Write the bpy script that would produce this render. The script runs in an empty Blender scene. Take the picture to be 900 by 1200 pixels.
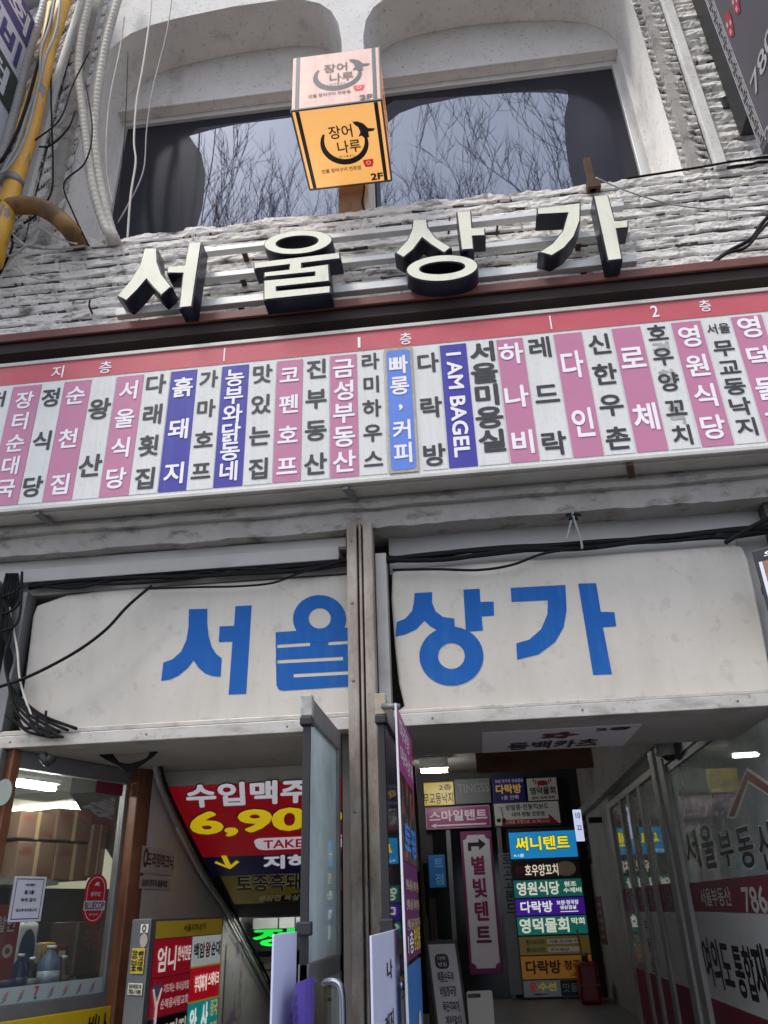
import bpy, bmesh, math, random
from mathutils import Vector, Matrix, noise
R = math.radians
random.seed(7)
scene = bpy.context.scene
COL = scene.collection

# ------------------------------------------------------------------ camera
FPX = 915.0
YAW, PITCH, ROLL = R(-5.536), R(27.029), R(-2.021)
CAM = Vector((0.0, -3.8, 1.5))
_f = Vector((math.sin(YAW)*math.cos(PITCH), math.cos(YAW)*math.cos(PITCH), math.sin(PITCH)))
_r = Vector((math.cos(YAW), -math.sin(YAW), 0.0))
_u = _r.cross(_f)
RIGHT = _r*math.cos(ROLL) + _u*math.sin(ROLL)
UP = -_r*math.sin(ROLL) + _u*math.cos(ROLL)
FWD = _f
cam_data = bpy.data.cameras.new('camera')
cam_data.sensor_fit = 'VERTICAL'; cam_data.sensor_height = 24.0; cam_data.lens = 24.0*FPX/1200.0
cam_data.clip_start = 0.05; cam_data.clip_end = 3000
cam = bpy.data.objects.new('camera', cam_data); COL.objects.link(cam)
cam.matrix_world = Matrix(((RIGHT.x, UP.x, -FWD.x, CAM.x), (RIGHT.y, UP.y, -FWD.y, CAM.y), (RIGHT.z, UP.z, -FWD.z, CAM.z), (0, 0, 0, 1)))
scene.camera = cam

# ------------------------------------------------------------------ world, sun, exposure
SUN_EL, SUN_AZ = R(60), R(222)          # high soft sun over the street, a little to the left
world = bpy.data.worlds.new('World'); scene.world = world; world.use_nodes = True
wn = world.node_tree.nodes; wl = world.node_tree.links; wn.clear()
sky = wn.new('ShaderNodeTexSky'); sky.sky_type = 'NISHITA'; sky.sun_disc = False
sky.sun_elevation = SUN_EL; sky.sun_rotation = SUN_AZ; sky.dust_density = 4.0; sky.air_density = 1.0
hs = wn.new('ShaderNodeHueSaturation'); hs.inputs['Saturation'].default_value = 0.5
bgn = wn.new('ShaderNodeBackground'); bgn.inputs['Strength'].default_value = 0.13
wo = wn.new('ShaderNodeOutputWorld')
wl.new(sky.outputs[0], hs.inputs['Color']); veil = wn.new('ShaderNodeMix'); veil.data_type = 'RGBA'; veil.inputs[0].default_value = 0.62
veil.inputs[7].default_value = (7.2, 7.9, 9.4, 1)      # thin even cloud over the blue
wl.new(hs.outputs[0], veil.inputs[6]); wl.new(veil.outputs[2], bgn.inputs['Color']); wl.new(bgn.outputs[0], wo.inputs['Surface'])
sun_d = bpy.data.lights.new('sun', 'SUN'); sun_d.energy = 1.5; sun_d.angle = R(12); sun_d.color = (1.0, 0.95, 0.88)
sun = bpy.data.objects.new('sun', sun_d); COL.objects.link(sun)
_sd = Vector((math.sin(SUN_AZ)*math.cos(SUN_EL), math.cos(SUN_AZ)*math.cos(SUN_EL), math.sin(SUN_EL)))
sun.rotation_euler = _sd.to_track_quat('Z', 'Y').to_euler()
sun.location = (-4, -12, 16)
vs = scene.view_settings
scene.display_settings.display_device = 'sRGB'
vs.view_transform = 'Standard'; vs.look = 'None'; vs.exposure = 0.78; vs.gamma = 1.0; vs.use_curve_mapping = False
scene.cycles.max_bounces = 8; scene.cycles.transparent_max_bounces = 24
scene.cycles.use_denoising = True

# ------------------------------------------------------------------ geometry helpers
def ray(px, py):
    return RIGHT*((px-450)/FPX) - UP*((py-600)/FPX) + FWD
def P(px, py, ax, val):
    d = ray(px, py); t = (val-CAM[ax])/d[ax]; return CAM + d*t

class Frame:
    """A flat local frame: o + a*u + b*v + c*n, n towards the viewer of the surface."""
    def __init__(s, o, u, v):
        s.o = Vector(o); s.u = Vector(u).normalized(); s.v = Vector(v).normalized(); s.n = s.u.cross(s.v)
    def w(s, a, b, c=0.0): return s.o + s.u*a + s.v*b + s.n*c
    def px(s, x, y):
        d = ray(x, y); t = (s.o-CAM).dot(s.n)/d.dot(s.n); q = CAM + d*t - s.o
        return (q.dot(s.u), q.dot(s.v))
    def bx(s, l, r, t, b):
        cx, cy = (l+r)/2, (t+b)/2
        return (s.px(l, cy)[0], s.px(cx, b)[1], s.px(r, cy)[0], s.px(cx, t)[1])
    def up(s, c):
        return Frame(s.o + s.n*c, s.u, s.v)
def FY(y): return Frame((0, y, 0), (1, 0, 0), (0, 0, 1))
def FXL(x): return Frame((x, 0, 0), (0, -1, 0), (0, 0, 1))     # faces -x
def FXR(x): return Frame((x, 0, 0), (0, 1, 0), (0, 0, 1))      # faces +x

OFF = {}
def link(name, me, m, parent=None, kind=None):
    o = bpy.data.objects.new(name, me); COL.objects.link(o)
    if m: me.materials.append(m)
    if parent:
        o.parent = parent; off = OFF[parent.name]
        if off.length > 1e-9: me.transform(Matrix.Translation(-off))
        OFF[o.name] = off
    else:
        OFF[o.name] = Vector((0, 0, 0))
    return o
def tag(o, label, cat, group=None):
    o['label'] = label; o['category'] = cat
    if group: o['group'] = group
    return o
def thing(name, loc, label, cat, group=None):
    o = bpy.data.objects.new(name, None); COL.objects.link(o); o.location = loc; o.empty_display_size = 0.1
    OFF[o.name] = Vector(loc)
    return tag(o, label, cat, group)
def struct(o): o['kind'] = 'structure'; return o
def solo(o, label, cat, group=None):
    """give a one-mesh thing its origin at its base"""
    me = o.data
    vs_ = [v.co for v in me.vertices]
    c = Vector(((min(v.x for v in vs_)+max(v.x for v in vs_))/2, (min(v.y for v in vs_)+max(v.y for v in vs_))/2, min(v.z for v in vs_)))
    me.transform(Matrix.Translation(-c)); o.location = c; OFF[o.name] = c
    return tag(o, label, cat, group)

class MB:
    def __init__(s): s.v = []; s.f = []; s.sm = []
    def add(s, vs, fs, smooth=False):
        k = len(s.v); s.v += [tuple(v) for v in vs]; s.f += [tuple(i+k for i in f) for f in fs]; s.sm += [smooth]*len(fs); return s
    def hexa(s, p):          # p: 4 bottom + 4 top points
        return s.add(p, [(0, 3, 2, 1), (4, 5, 6, 7), (0, 1, 5, 4), (1, 2, 6, 5), (2, 3, 7, 6), (3, 0, 4, 7)])
    def box(s, x0, x1, y0, y1, z0, z1):
        return s.hexa([(x0, y0, z0), (x1, y0, z0), (x1, y1, z0), (x0, y1, z0), (x0, y0, z1), (x1, y0, z1), (x1, y1, z1), (x0, y1, z1)])
    def fbox(s, fr, b, c0, c1):
        a0, b0, a1, b1 = b
        return s.hexa([fr.w(a0, b0, c1), fr.w(a1, b0, c1), fr.w(a1, b0, c0), fr.w(a0, b0, c0), fr.w(a0, b1, c1), fr.w(a1, b1, c1), fr.w(a1, b1, c0), fr.w(a0, b1, c0)])
    def fquad(s, fr, b, c=0.0):
        a0, b0, a1, b1 = b
        return s.add([fr.w(a0, b0, c), fr.w(a1, b0, c), fr.w(a1, b1, c), fr.w(a0, b1, c)], [(0, 1, 2, 3)])
    def bar(s, p, q, w, h=None, upv=(0, 0, 1)):
        p = Vector(p); q = Vector(q); h = h or w; d = (q-p).normalized(); up = Vector(upv)
        if abs(d.dot(up)) > 0.98: up = Vector((0, 1, 0))
        a = d.cross(up).normalized()*(w/2); b = a.cross(d).normalized()*(h/2)
        return s.hexa([p-a-b, p+a-b, p+a+b, p-a+b, q-a-b, q+a-b, q+a+b, q-a+b])
    def tube(s, pts, r, n=8, cap=True):
        pts = [Vector(p) for p in pts]; rr = r if isinstance(r, (list, tuple)) else [r]*len(pts)
        vs = []; fs = []; prev = None
        for i, p in enumerate(pts):
            d = (pts[min(i+1, len(pts)-1)] - pts[max(i-1, 0)]).normalized()
            if prev is None:
                a = d.orthogonal().normalized()
            else:
                a = (prev - d*prev.dot(d)); a = a.normalized() if a.length > 1e-6 else d.orthogonal().normalized()
            prev = a; b = d.cross(a)
            for k in range(n):
                t = 2*math.pi*k/n; vs.append(p + a*(rr[i]*math.cos(t)) + b*(rr[i]*math.sin(t)))
        for i in range(len(pts)-1):
            for k in range(n):
                fs.append((i*n+k, i*n+(k+1) % n, (i+1)*n+(k+1) % n, (i+1)*n+k))
        if cap:
            fs.append(tuple(reversed(range(n)))); fs.append(tuple(range((len(pts)-1)*n, len(pts)*n)))
        return s.add(vs, fs, True)
    def lathe(s, c, prof, n=20, axis='z'):
        vs = []; fs = []
        for (r_, h) in prof:
            for k in range(n):
                t = 2*math.pi*k/n
                q = Vector((r_*math.cos(t), r_*math.sin(t), h))
                if axis == 'y': q = Vector((q.x, -q.z, q.y))
                vs.append(Vector(c)+q)
        for i in range(len(prof)-1):
            for k in range(n): fs.append((i*n+k, i*n+(k+1) % n, (i+1)*n+(k+1) % n, (i+1)*n+k))
        fs.append(tuple(reversed(range(n)))); fs.append(tuple(range((len(prof)-1)*n, len(prof)*n)))
        return s.add(vs, fs, True)
    def build(s, name, m, parent=None, bevel=0, seg=2):
        me = bpy.data.meshes.new(name); me.from_pydata(s.v, [], s.f); me.update()
        me.polygons.foreach_set('use_smooth', s.sm)
        o = link(name, me, m, parent)
        if bevel:
            b = o.modifiers.new('bevel', 'BEVEL'); b.width = bevel; b.segments = seg; b.limit_method = 'ANGLE'; b.angle_limit = R(40)
        return o

def crm(pts, k=6):
    pts = [Vector(p) for p in pts]; out = []
    if len(pts) < 3: return pts
    for i in range(len(pts)-1):
        p0 = pts[max(i-1, 0)]; p1 = pts[i]; p2 = pts[i+1]; p3 = pts[min(i+2, len(pts)-1)]
        for j in range(k):
            t = j/k
            out.append(0.5*((2*p1)+(p2-p0)*t+(2*p0-5*p1+4*p2-p3)*t*t+(3*p1-p0-3*p2+p3)*t*t*t))
    out.append(pts[-1]); return out

def curve_mesh(loops, extrude=0.0, bevel=0.0, offset=0.0):
    c = bpy.data.curves.new('tmp', 'CURVE'); c.dimensions = '2D'; c.fill_mode = 'BOTH'
    c.extrude = extrude; c.bevel_depth = bevel; c.bevel_resolution = 2; c.offset = offset
    for lp in loops:
        sp = c.splines.new('POLY'); sp.points.add(len(lp)-1); sp.use_cyclic_u = True
        for p, q in zip(sp.points, lp): p.co = (q[0], q[1], 0, 1)
    o = bpy.data.objects.new('tmp', c)
    me = bpy.data.meshes.new_from_object(o); bpy.data.objects.remove(o); bpy.data.curves.remove(c)
    return me
def place(me, fr, c=0.0):
    for v in me.vertices: v.co = fr.w(v.co.x, v.co.y, c + v.co.z)
    return me
def flat(name, fr, loops, m, parent=None, extrude=0.0, lift=0.0, bevel=0.0, offset=0.0):
    me = curve_mesh(loops, extrude, bevel, offset)
    if extrude == 0:
        # keep only the front sheet
        pass
    return link(name, place(me, fr, lift), m, parent)

def circle(cx, cy, rx, ry=None, n=28, rot=0):
    ry = ry or rx; out = []
    for k in range(n):
        t = 2*math.pi*k/n; x, y = rx*math.cos(t), ry*math.sin(t)
        out.append((cx+x*math.cos(rot)-y*math.sin(rot), cy+x*math.sin(rot)+y*math.cos(rot)))
    return out
def rrect(b, r, n=5):
    a0, b0, a1, b1 = b; out = []
    r = min(r, (a1-a0)/2.001, (b1-b0)/2.001)
    for (cx, cy, t0) in ((a1-r, b1-r, 0), (a0+r, b1-r, 90), (a0+r, b0+r, 180), (a1-r, b0+r, 270)):
        for k in range(n+1):
            t = R(t0+90*k/n); out.append((cx+r*math.cos(t), cy+r*math.sin(t)))
    return out

# ------------------------------------------------------------------ lettering
GC = {}
BOLD = 0.62
def glyph(s_, off=0.0):
    key = s_
    if key in GC: return GC[key]
    c = bpy.data.curves.new('txt', 'FONT'); c.body = s_; c.resolution_u = 3; c.fill_mode = 'FRONT'
    o = bpy.data.objects.new('txt', c)
    me = bpy.data.meshes.new_from_object(o)
    vs_ = [(v.co.x, v.co.y) for v in me.vertices]; fs = [tuple(p.vertices) for p in me.polygons]
    bpy.data.objects.remove(o); bpy.data.curves.remove(c); bpy.data.meshes.remove(me)
    if not vs_: vs_ = [(0, 0)]
    bb = (min(v[0] for v in vs_), min(v[1] for v in vs_), max(v[0] for v in vs_), max(v[1] for v in vs_))
    GC[key] = (vs_, fs, bb); return GC[key]
def put_glyph(mb, fr, s_, box, lift, off, shear=0.0, keep=False):
    vs_, fs, bb = glyph(s_)
    if not fs: return
    a0, b0, a1, b1 = box
    sx = (a1-a0)/max(bb[2]-bb[0]+2*off, 1e-6); sy = (b1-b0)/max(bb[3]-bb[1]+2*off, 1e-6)
    # heavier weight: the glyph is thickened by offset copies a fraction of a millimetre apart
    dirs = [(0, 0)] if off < 0.004 else [(off*math.cos(k*math.pi/4), off*math.sin(k*math.pi/4)) for k in range(8)]
    for i, (dx, dy) in enumerate(dirs):
        out = []
        for (x, y) in vs_:
            Y = (y+dy-bb[1]+off)*sy; out.append(fr.w(a0+(x+dx-bb[0]+off)*sx+shear*(Y-(b1-b0)/2), b0+Y, lift+i*0.00012))
        mb.add(out, fs)
def text(parent, fr, items, m, lift=0.002, off=0.02, name='lettering', shear=0.0):
    """items: list of (string, box)"""
    o = None
    for s_, b in items:
        mb = MB(); put_glyph(mb, fr, s_, b, lift, off*BOLD, shear); o = mb.build(name, m, parent)
    return o
def vtext(parent, fr, s_, box, m, size, f0=0.12, f1=0.88, lift=0.002, off=0.035, name='lettering', wid=None):
    """characters stacked downwards inside box; size = em height, wid = em width"""
    off *= BOLD
    a0, b0, a1, b1 = box; n = len(s_); H = b1-b0; cx = (a0+a1)/2; wid = wid or size
    for i, ch in enumerate(s_):
        fr_ = f0+(f1-f0)*(i/(n-1) if n > 1 else 0.5); cy = b1-H*fr_
        if ch == ' ': continue
        _, _, bb = glyph(ch); w = (bb[2]-bb[0]+2*off)/0.98*wid; h = (bb[3]-bb[1]+2*off)/0.98*size
        mb = MB(); put_glyph(mb, fr, ch, (cx-w/2, cy-h/2, cx+w/2, cy+h/2), lift, off); mb.build(name, m, parent)

# ------------------------------------------------------------------ materials
MC = {}
def mat(name, col, rough=0.6, metal=0.0, var=0.0, scale=6.0, stain=None, stain_amt=0.0, stretch=(1, 1, 1), stain_scale=2.5, lo=0.5, hi=0.72, bump=0.0, bscale=40.0, emit=0.0, ecol=None, spec=0.5, ior=None, coat=0.0, stain2=None, s2_amt=0.0, s2_scale=30.0):
    if name in MC: return MC[name]
    m = bpy.data.materials.new(name); m.use_nodes = True; nt = m.node_tree; N = nt.nodes; L = nt.links
    b = N['Principled BSDF']; b.inputs['Roughness'].default_value = rough; b.inputs['Metallic'].default_value = metal
    b.inputs['Specular IOR Level'].default_value = spec
    if ior: b.inputs['IOR'].default_value = ior
    if coat: b.inputs['Coat Weight'].default_value = coat
    src = None
    rgb = N.new('ShaderNodeRGB'); rgb.outputs[0].default_value = (*col, 1); src = rgb.outputs[0]
    tc = N.new('ShaderNodeTexCoord'); mp = N.new('ShaderNodeMapping'); mp.inputs['Scale'].default_value = stretch
    L.new(tc.outputs['Object'], mp.inputs['Vector'])
    def nz(sc, det=6.0, ro=0.6, plain=False):
        n = N.new('ShaderNodeTexNoise'); n.inputs['Scale'].default_value = sc; n.inputs['Detail'].default_value = det; n.inputs['Roughness'].default_value = ro
        L.new((tc.outputs['Object'] if plain else mp.outputs[0]), n.inputs['Vector']); return n
    if var:
        n = nz(scale, plain=True); mr = N.new('ShaderNodeMapRange'); mr.inputs['From Min'].default_value = 0.25; mr.inputs['From Max'].default_value = 0.75
        mr.inputs['To Min'].default_value = 1-var; mr.inputs['To Max'].default_value = 1+var*0.6; L.new(n.outputs[0], mr.inputs['Value'])
        mx = N.new('ShaderNodeMix'); mx.data_type = 'RGBA'; mx.blend_type = 'MULTIPLY'; mx.inputs[0].default_value = 1
        L.new(src, mx.inputs[6]); L.new(mr.outputs[0], mx.inputs[7]); src = mx.outputs[2]
    for (sc_, st, am, l_, h_, pl) in ((stain_scale, stain, stain_amt, lo, hi, False), (s2_scale, stain2, s2_amt, 0.58, 0.66, True)):
        if st is not None and am > 0:
            n = nz(sc_, 8.0, 0.65, pl); mr = N.new('ShaderNodeMapRange'); mr.inputs['From Min'].default_value = l_; mr.inputs['From Max'].default_value = h_
            mr.inputs['To Max'].default_value = am; L.new(n.outputs[0], mr.inputs['Value'])
            mx = N.new('ShaderNodeMix'); mx.data_type = 'RGBA'; L.new(mr.outputs[0], mx.inputs[0])
            L.new(src, mx.inputs[6]); mx.inputs[7].default_value = (*st, 1); src = mx.outputs[2]
    L.new(src, b.inputs['Base Color'])
    if bump:
        n = nz(bscale, 5.0, 0.6, True); bp = N.new('ShaderNodeBump'); bp.inputs['Strength'].default_value = bump; bp.inputs['Distance'].default_value = 0.02
        L.new(n.outputs[0], bp.inputs['Height']); L.new(bp.outputs[0], b.inputs['Normal'])
    if emit:
        b.inputs['Emission Color'].default_value = (*(ecol or col), 1); b.inputs['Emission Strength'].default_value = emit
    MC[name] = m; return m
def srgb(r, g, b):
    f = lambda c: (c/255/12.92 if c/255 <= 0.04045 else ((c/255+0.055)/1.055)**2.4)
    return (f(r), f(g), f(b))
def ink(r, g, b, e=0.0, rough=0.5):
    return mat('ink_%d_%d_%d_%d' % (r, g, b, int(e*100)), srgb(r, g, b), rough, var=0.06, scale=9, emit=e)
def lit(r, g, b, e=0.5):
    return mat('lit_%d_%d_%d_%d' % (r, g, b, int(e*100)), srgb(r, g, b), 0.35, var=0.05, scale=5, emit=e)
def glass_mat(name, tint=(1, 1, 1), ior=1.5, haze=0.0, hcol=(0.6, 0.7, 0.72), boost=0.0):
    if name in MC: return MC[name]
    m = bpy.data.materials.new(name); m.use_nodes = True; N = m.node_tree.nodes; L = m.node_tree.links; N.clear()
    t = N.new('ShaderNodeBsdfTransparent'); t.inputs[0].default_value = (*tint, 1)
    g = N.new('ShaderNodeBsdfGlossy'); g.inputs['Roughness'].default_value = 0.02
    lw_ = N.new('ShaderNodeLayerWeight'); lw_.inputs['Blend'].default_value = 0.5
    p5 = N.new('ShaderNodeMath'); p5.operation = 'POWER'; p5.inputs[1].default_value = 5.0; L.new(lw_.outputs['Facing'], p5.inputs[0])
    f0 = ((ior-1)/(ior+1))**2
    fr = N.new('ShaderNodeMath'); fr.operation = 'MULTIPLY_ADD'; fr.inputs[1].default_value = 1-f0; fr.inputs[2].default_value = f0; L.new(p5.outputs[0], fr.inputs[0])
    body = t.outputs[0]
    if haze:
        d = N.new('ShaderNodeBsdfDiffuse'); d.inputs[0].default_value = (*hcol, 1)
        tc = N.new('ShaderNodeTexCoord'); nz = N.new('ShaderNodeTexNoise'); nz.inputs['Scale'].default_value = 4; nz.inputs['Detail'].default_value = 7
        L.new(tc.outputs['Object'], nz.inputs['Vector'])
        mr = N.new('ShaderNodeMapRange'); mr.inputs['From Min'].default_value = 0.3; mr.inputs['From Max'].default_value = 0.7
        mr.inputs['To Min'].default_value = haze*0.75; mr.inputs['To Max'].default_value = min(1, haze*1.2); L.new(nz.outputs[0], mr.inputs['Value'])
        mx = N.new('ShaderNodeMixShader'); L.new(mr.outputs[0], mx.inputs[0]); L.new(t.outputs[0], mx.inputs[1]); L.new(d.outputs[0], mx.inputs[2]); body = mx.outputs[0]
    ad = N.new('ShaderNodeMath'); ad.operation = 'ADD'; ad.inputs[1].default_value = boost; ad.use_clamp = True; L.new(fr.outputs[0], ad.inputs[0])
    mx2 = N.new('ShaderNodeMixShader'); L.new(ad.outputs[0], mx2.inputs[0]); L.new(body, mx2.inputs[1]); L.new(g.outputs[0], mx2.inputs[2])
    o = N.new('ShaderNodeOutputMaterial'); L.new(mx2.outputs[0], o.inputs[0]); MC[name] = m; return m

plaster = mat('white_plaster', (0.70, 0.68, 0.65), 0.85, var=0.12, scale=3, stain=(0.24, 0.22, 0.19), stain_amt=0.55, stretch=(1.6, 1.6, 0.7), lo=0.56, hi=0.78, bump=0.25, bscale=18, stain2=(0.10, 0.09, 0.08), s2_amt=0.35, s2_scale=26)
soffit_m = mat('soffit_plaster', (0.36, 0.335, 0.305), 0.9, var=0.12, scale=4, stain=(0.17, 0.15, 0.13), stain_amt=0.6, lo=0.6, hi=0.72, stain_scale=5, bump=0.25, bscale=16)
stone = mat('rough_stone', (0.77, 0.735, 0.685), 0.95, var=0.2, scale=7, stain=(0.10, 0.085, 0.07), stain_amt=0.85, stretch=(1.0, 1.0, 4.0), stain_scale=5.0, lo=0.52, hi=0.64, bump=0.35, bscale=26, stain2=(0.07, 0.06, 0.05), s2_amt=0.6, s2_scale=16)
stone_side = mat('rough_stone_grey', (0.64, 0.615, 0.58), 0.95, var=0.3, scale=8, stain=(0.12, 0.11, 0.10), stain_amt=0.7, stretch=(2, 2, 1.2), stain_scale=6, lo=0.5, hi=0.66, bump=0.8, bscale=36)
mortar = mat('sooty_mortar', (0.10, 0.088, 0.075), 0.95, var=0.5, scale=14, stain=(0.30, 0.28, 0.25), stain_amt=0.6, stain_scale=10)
conc = mat('weathered_concrete', (0.38, 0.36, 0.335), 0.9, var=0.22, scale=5, stain=(0.09, 0.078, 0.066), stain_amt=0.8, stretch=(0.9, 1, 2.0), stain_scale=6, lo=0.52, hi=0.68, bump=0.4, bscale=22)
alu = mat('old_aluminium', (0.49, 0.455, 0.41), 0.5, 0.3, var=0.15, scale=7, stain=(0.2, 0.17, 0.14), stain_amt=0.7, stretch=(1, 1, 3), stain_scale=6, lo=0.5, hi=0.72, stain2=(0.12, 0.1, 0.08), s2_amt=0.4, s2_scale=34)
alu_light = mat('white_aluminium', (0.70, 0.70, 0.69), 0.4, 0.3, var=0.08, scale=5, stain=(0.3, 0.29, 0.27), stain_amt=0.4)
alu_dark = mat('grey_metal', (0.20, 0.20, 0.205), 0.5, 0.4, var=0.15, scale=6)
black_m = mat('black_plastic', (0.012, 0.012, 0.013), 0.5)
black_rub = mat('black_cable_rubber', (0.009, 0.009, 0.010), 0.75, spec=0.2)
grey_cab = mat('grey_cable', (0.30, 0.30, 0.30), 0.6, var=0.2)
cream_cab = mat('cream_cable', (0.55, 0.52, 0.46), 0.6, var=0.15)
rust = mat('rust', (0.09, 0.045, 0.025), 0.9, var=0.4, scale=20)
wood_b = mat('brown_wood', (0.16, 0.055, 0.024), 0.5, var=0.3, scale=12, stain=(0.06, 0.022, 0.01), stain_amt=0.7, stretch=(12, 12, 1), stain_scale=2.2)
dark = mat('dark_void', (0.012, 0.012, 0.012), 0.9)
interior = mat('interior_wall', (0.42, 0.41, 0.39), 0.85, var=0.15, scale=3, stain=(0.2, 0.19, 0.17), stain_amt=0.5)
panel_m = mat('ivory_panel', (0.54, 0.495, 0.43), 0.5, var=0.10, scale=2, stain=(0.38, 0.33, 0.27), stain_amt=0.34, stretch=(4, 4, 0.6), stain_scale=2.4, lo=0.46, hi=0.74, bump=0.05, bscale=3, stain2=(0.16, 0.14, 0.12), s2_amt=0.2, s2_scale=12)
flash_m = mat('red_brown_flashing', (0.155, 0.045, 0.034), 0.55, var=0.25, scale=9, stain=(0.07, 0.05, 0.045), stain_amt=0.6, stretch=(1, 1, 5))
post_m = mat('rusting_post_paint', (0.38, 0.325, 0.275), 0.6, 0.15, var=0.2, scale=6, stain=(0.14, 0.085, 0.055), stain_amt=0.75, stretch=(3, 3, 1), stain_scale=3.0, lo=0.42, hi=0.66, bump=0.15, bscale=70, stain2=(0.09, 0.05, 0.035), s2_amt=0.5, s2_scale=60)
asphalt = mat('asphalt', (0.05, 0.05, 0.052), 0.95, var=0.25, scale=20, bump=0.4, bscale=90)
paving = mat('pavement_slabs', (0.17, 0.165, 0.16), 0.9, var=0.2, scale=3, bump=0.2)
tile = mat('corridor_tile', (0.16, 0.155, 0.15), 0.4, var=0.25, scale=3)
shop_tube = mat('bright_shop_tube', (0.95, 0.97, 1.0), 0.3, emit=70.0, ecol=(1, 0.96, 0.86))
room_tube = mat('estate_room_tube', (0.95, 0.97, 1.0), 0.3, emit=30.0, ecol=(0.95, 1, 0.96))
tube_lit = mat('lit_tube', (0.95, 0.97, 1.0), 0.3, emit=80.0, ecol=(1, 0.98, 0.92))
fridge_tube = mat('dim_tube', (0.95, 0.97, 1.0), 0.3, emit=22.0, ecol=(0.95, 1, 0.98))
card = mat('cardboard', (0.13, 0.072, 0.045), 0.9, var=0.25, scale=4)
steel = mat('brushed_steel', (0.55, 0.55, 0.56), 0.25, 1.0)
clear = glass_mat('clear_glass', (0.93, 0.96, 0.95))
door_glass = glass_mat('bluish_door_glass', (0.70, 0.78, 0.80), 1.5, 0.82, (0.78, 0.88, 0.90))
shop_glass = glass_mat('shop_glass', (0.80, 0.84, 0.82), 1.5, 0.45, (0.70, 0.73, 0.70))

# ------------------------------------------------------------------ ground (setting)
struct(MB().add([(-400, -400, 0), (400, -400, 0), (400, 400, 0), (-400, 400, 0)], [(0, 1, 2, 3)]).build('street', asphalt))
struct(MB().box(-40, 40, -4.6, -0.05, 0.0, 0.15).build('pavement', paving, bevel=0.015))
struct(MB().box(-0.84, 1.6, -0.05, 8.0, 0.0, 0.45).build('corridor_floor', tile))

# ------------------------------------------------------------------ the building
B = thing('market_building', (-0.4, 0.3, 0.0), 'old white market building with arched upper window and rough stone band above the entrance', 'building')
def part(mb, name, m, bevel=0.0, parent=B, seg=2): return mb.build(name, m, parent, bevel, seg)

def stone_wall(name, fr, b, m, course, blk, amp, res, rotdeg=0, jag=0.0, seed=0, parent=B, jthr=0.30):
    a0, b0, a1, b1 = b; nu = max(2, int((a1-a0)/res)); nv = max(2, int((b1-b0)/res)); vs_ = []; fs = []; jt = []
    cr, sr = math.cos(R(rotdeg)), math.sin(R(rotdeg))
    for j in range(nv+1):
        for i in range(nu+1):
            a = a0+(a1-a0)*i/nu; bb = b0+(b1-b0)*j/nv
            ra = a*cr+bb*sr; rb = -a*sr+bb*cr
            rr = rb/course + 0.10*noise.noise((ra*1.1, 3.1, seed)) + 0.05*noise.noise((ra*7, rb*2, seed)); k = math.floor(rr); fz = rr-k
            off = (math.sin(k*12.9898+seed)*43758.5453) % 1.0
            fx = (ra/blk+off) % 1.0; kb = math.floor(ra/blk+off)
            hb = ((math.sin(k*78.233+kb*37.719+seed)*43758.5453) % 1.0)
            edge = min(fz, 1-fz)*course; ex = min(fx, 1-fx)*blk
            jw = 0.011+0.010*noise.noise((ra*9, k*3.3, seed+2)); e = min(1.0, max(0.0, (edge-0.003)/max(jw, 0.004))); e2 = min(1.0, max(0.0, ex/0.012))
            n1 = noise.fractal((ra*5, rb*9, seed+k*1.7), 0.7, 2.1, 4); n2 = noise.fractal((ra*22, rb*34, seed+5), 0.5, 2.2, 3)
            rg = noise.ridged_multi_fractal((ra*3.2, rb*11, seed+k*2.3), 0.9, 2.1, 4, 1.0, 2.0)-1.0
            h = amp*((0.62+0.30*hb+0.30*rg+0.28*n1+0.16*n2)*(0.10+0.90*e)*(0.45+0.55*e2))
            jt.append(min(e, 0.35+0.65*e2) + 0.55*noise.noise((ra*6, rb*14, seed+9)) + 0.25*noise.noise((ra*40, rb*40, seed)))
            bj = bb
            if jag and j == nv: bj = bb + jag*(noise.fractal((a*4, 7.7, seed), 0.6, 2.2, 4)-0.1)
            vs_.append(fr.w(a, bj, h))
    for j in range(nv):
        for i in range(nu):
            q = j*(nu+1)+i; fs.append((q, q+1, q+nu+2, q+nu+1))
    o = MB().add(vs_, fs).build(name, m, parent)
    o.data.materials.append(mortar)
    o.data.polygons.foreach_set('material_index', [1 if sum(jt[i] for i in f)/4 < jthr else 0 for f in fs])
    return o

# --- stone band under the window, its cap and the red-brown flashing
ZF = P(450, 352, 1, -0.2).z
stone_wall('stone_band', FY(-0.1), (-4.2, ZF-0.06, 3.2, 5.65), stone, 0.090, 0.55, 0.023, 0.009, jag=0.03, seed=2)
part(MB().add([(-4.2, -0.105, 5.63), (3.2, -0.105, 5.63), (3.2, 0.60, 5.72), (-4.2, 0.60, 5.72)], [(0, 1, 2, 3)]), 'window_ledge', plaster)
part(MB().box(-4.2, 3.2, -0.085, 0.0, 3.5, 5.62), 'wall_core', conc)
part(MB().box(-4.2, 3.2, -0.235, -0.215, ZF-0.048, ZF+0.012).box(-4.2, 3.2, -0.215, -0.07, ZF-0.01, ZF+0.008), 'flashing', flash_m, 0.004)
part(MB().box(-4.2, 3.2, -0.205, -0.087, ZF-0.12, ZF-0.012), 'flashing_shadow_gap', mat('shadow_gap_brown', (0.03, 0.018, 0.016), 0.8))  # dark strip added under the flashing; its shadow gap put into the colour
for (x_, z_) in ((-1.42, 5.72), (0.12, 5.35), (0.42, 5.3), (-2.2, 4.98)):
    mb = MB().tube([(x_, -0.1, z_), (x_+0.01, -0.19, z_+0.01), (x_+0.015, -0.2, z_+0.05)], 0.007, 6)
    part(mb, 'rusty_spike', rust)
a_ = P(690, 205, 1, -0.12); 
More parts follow.
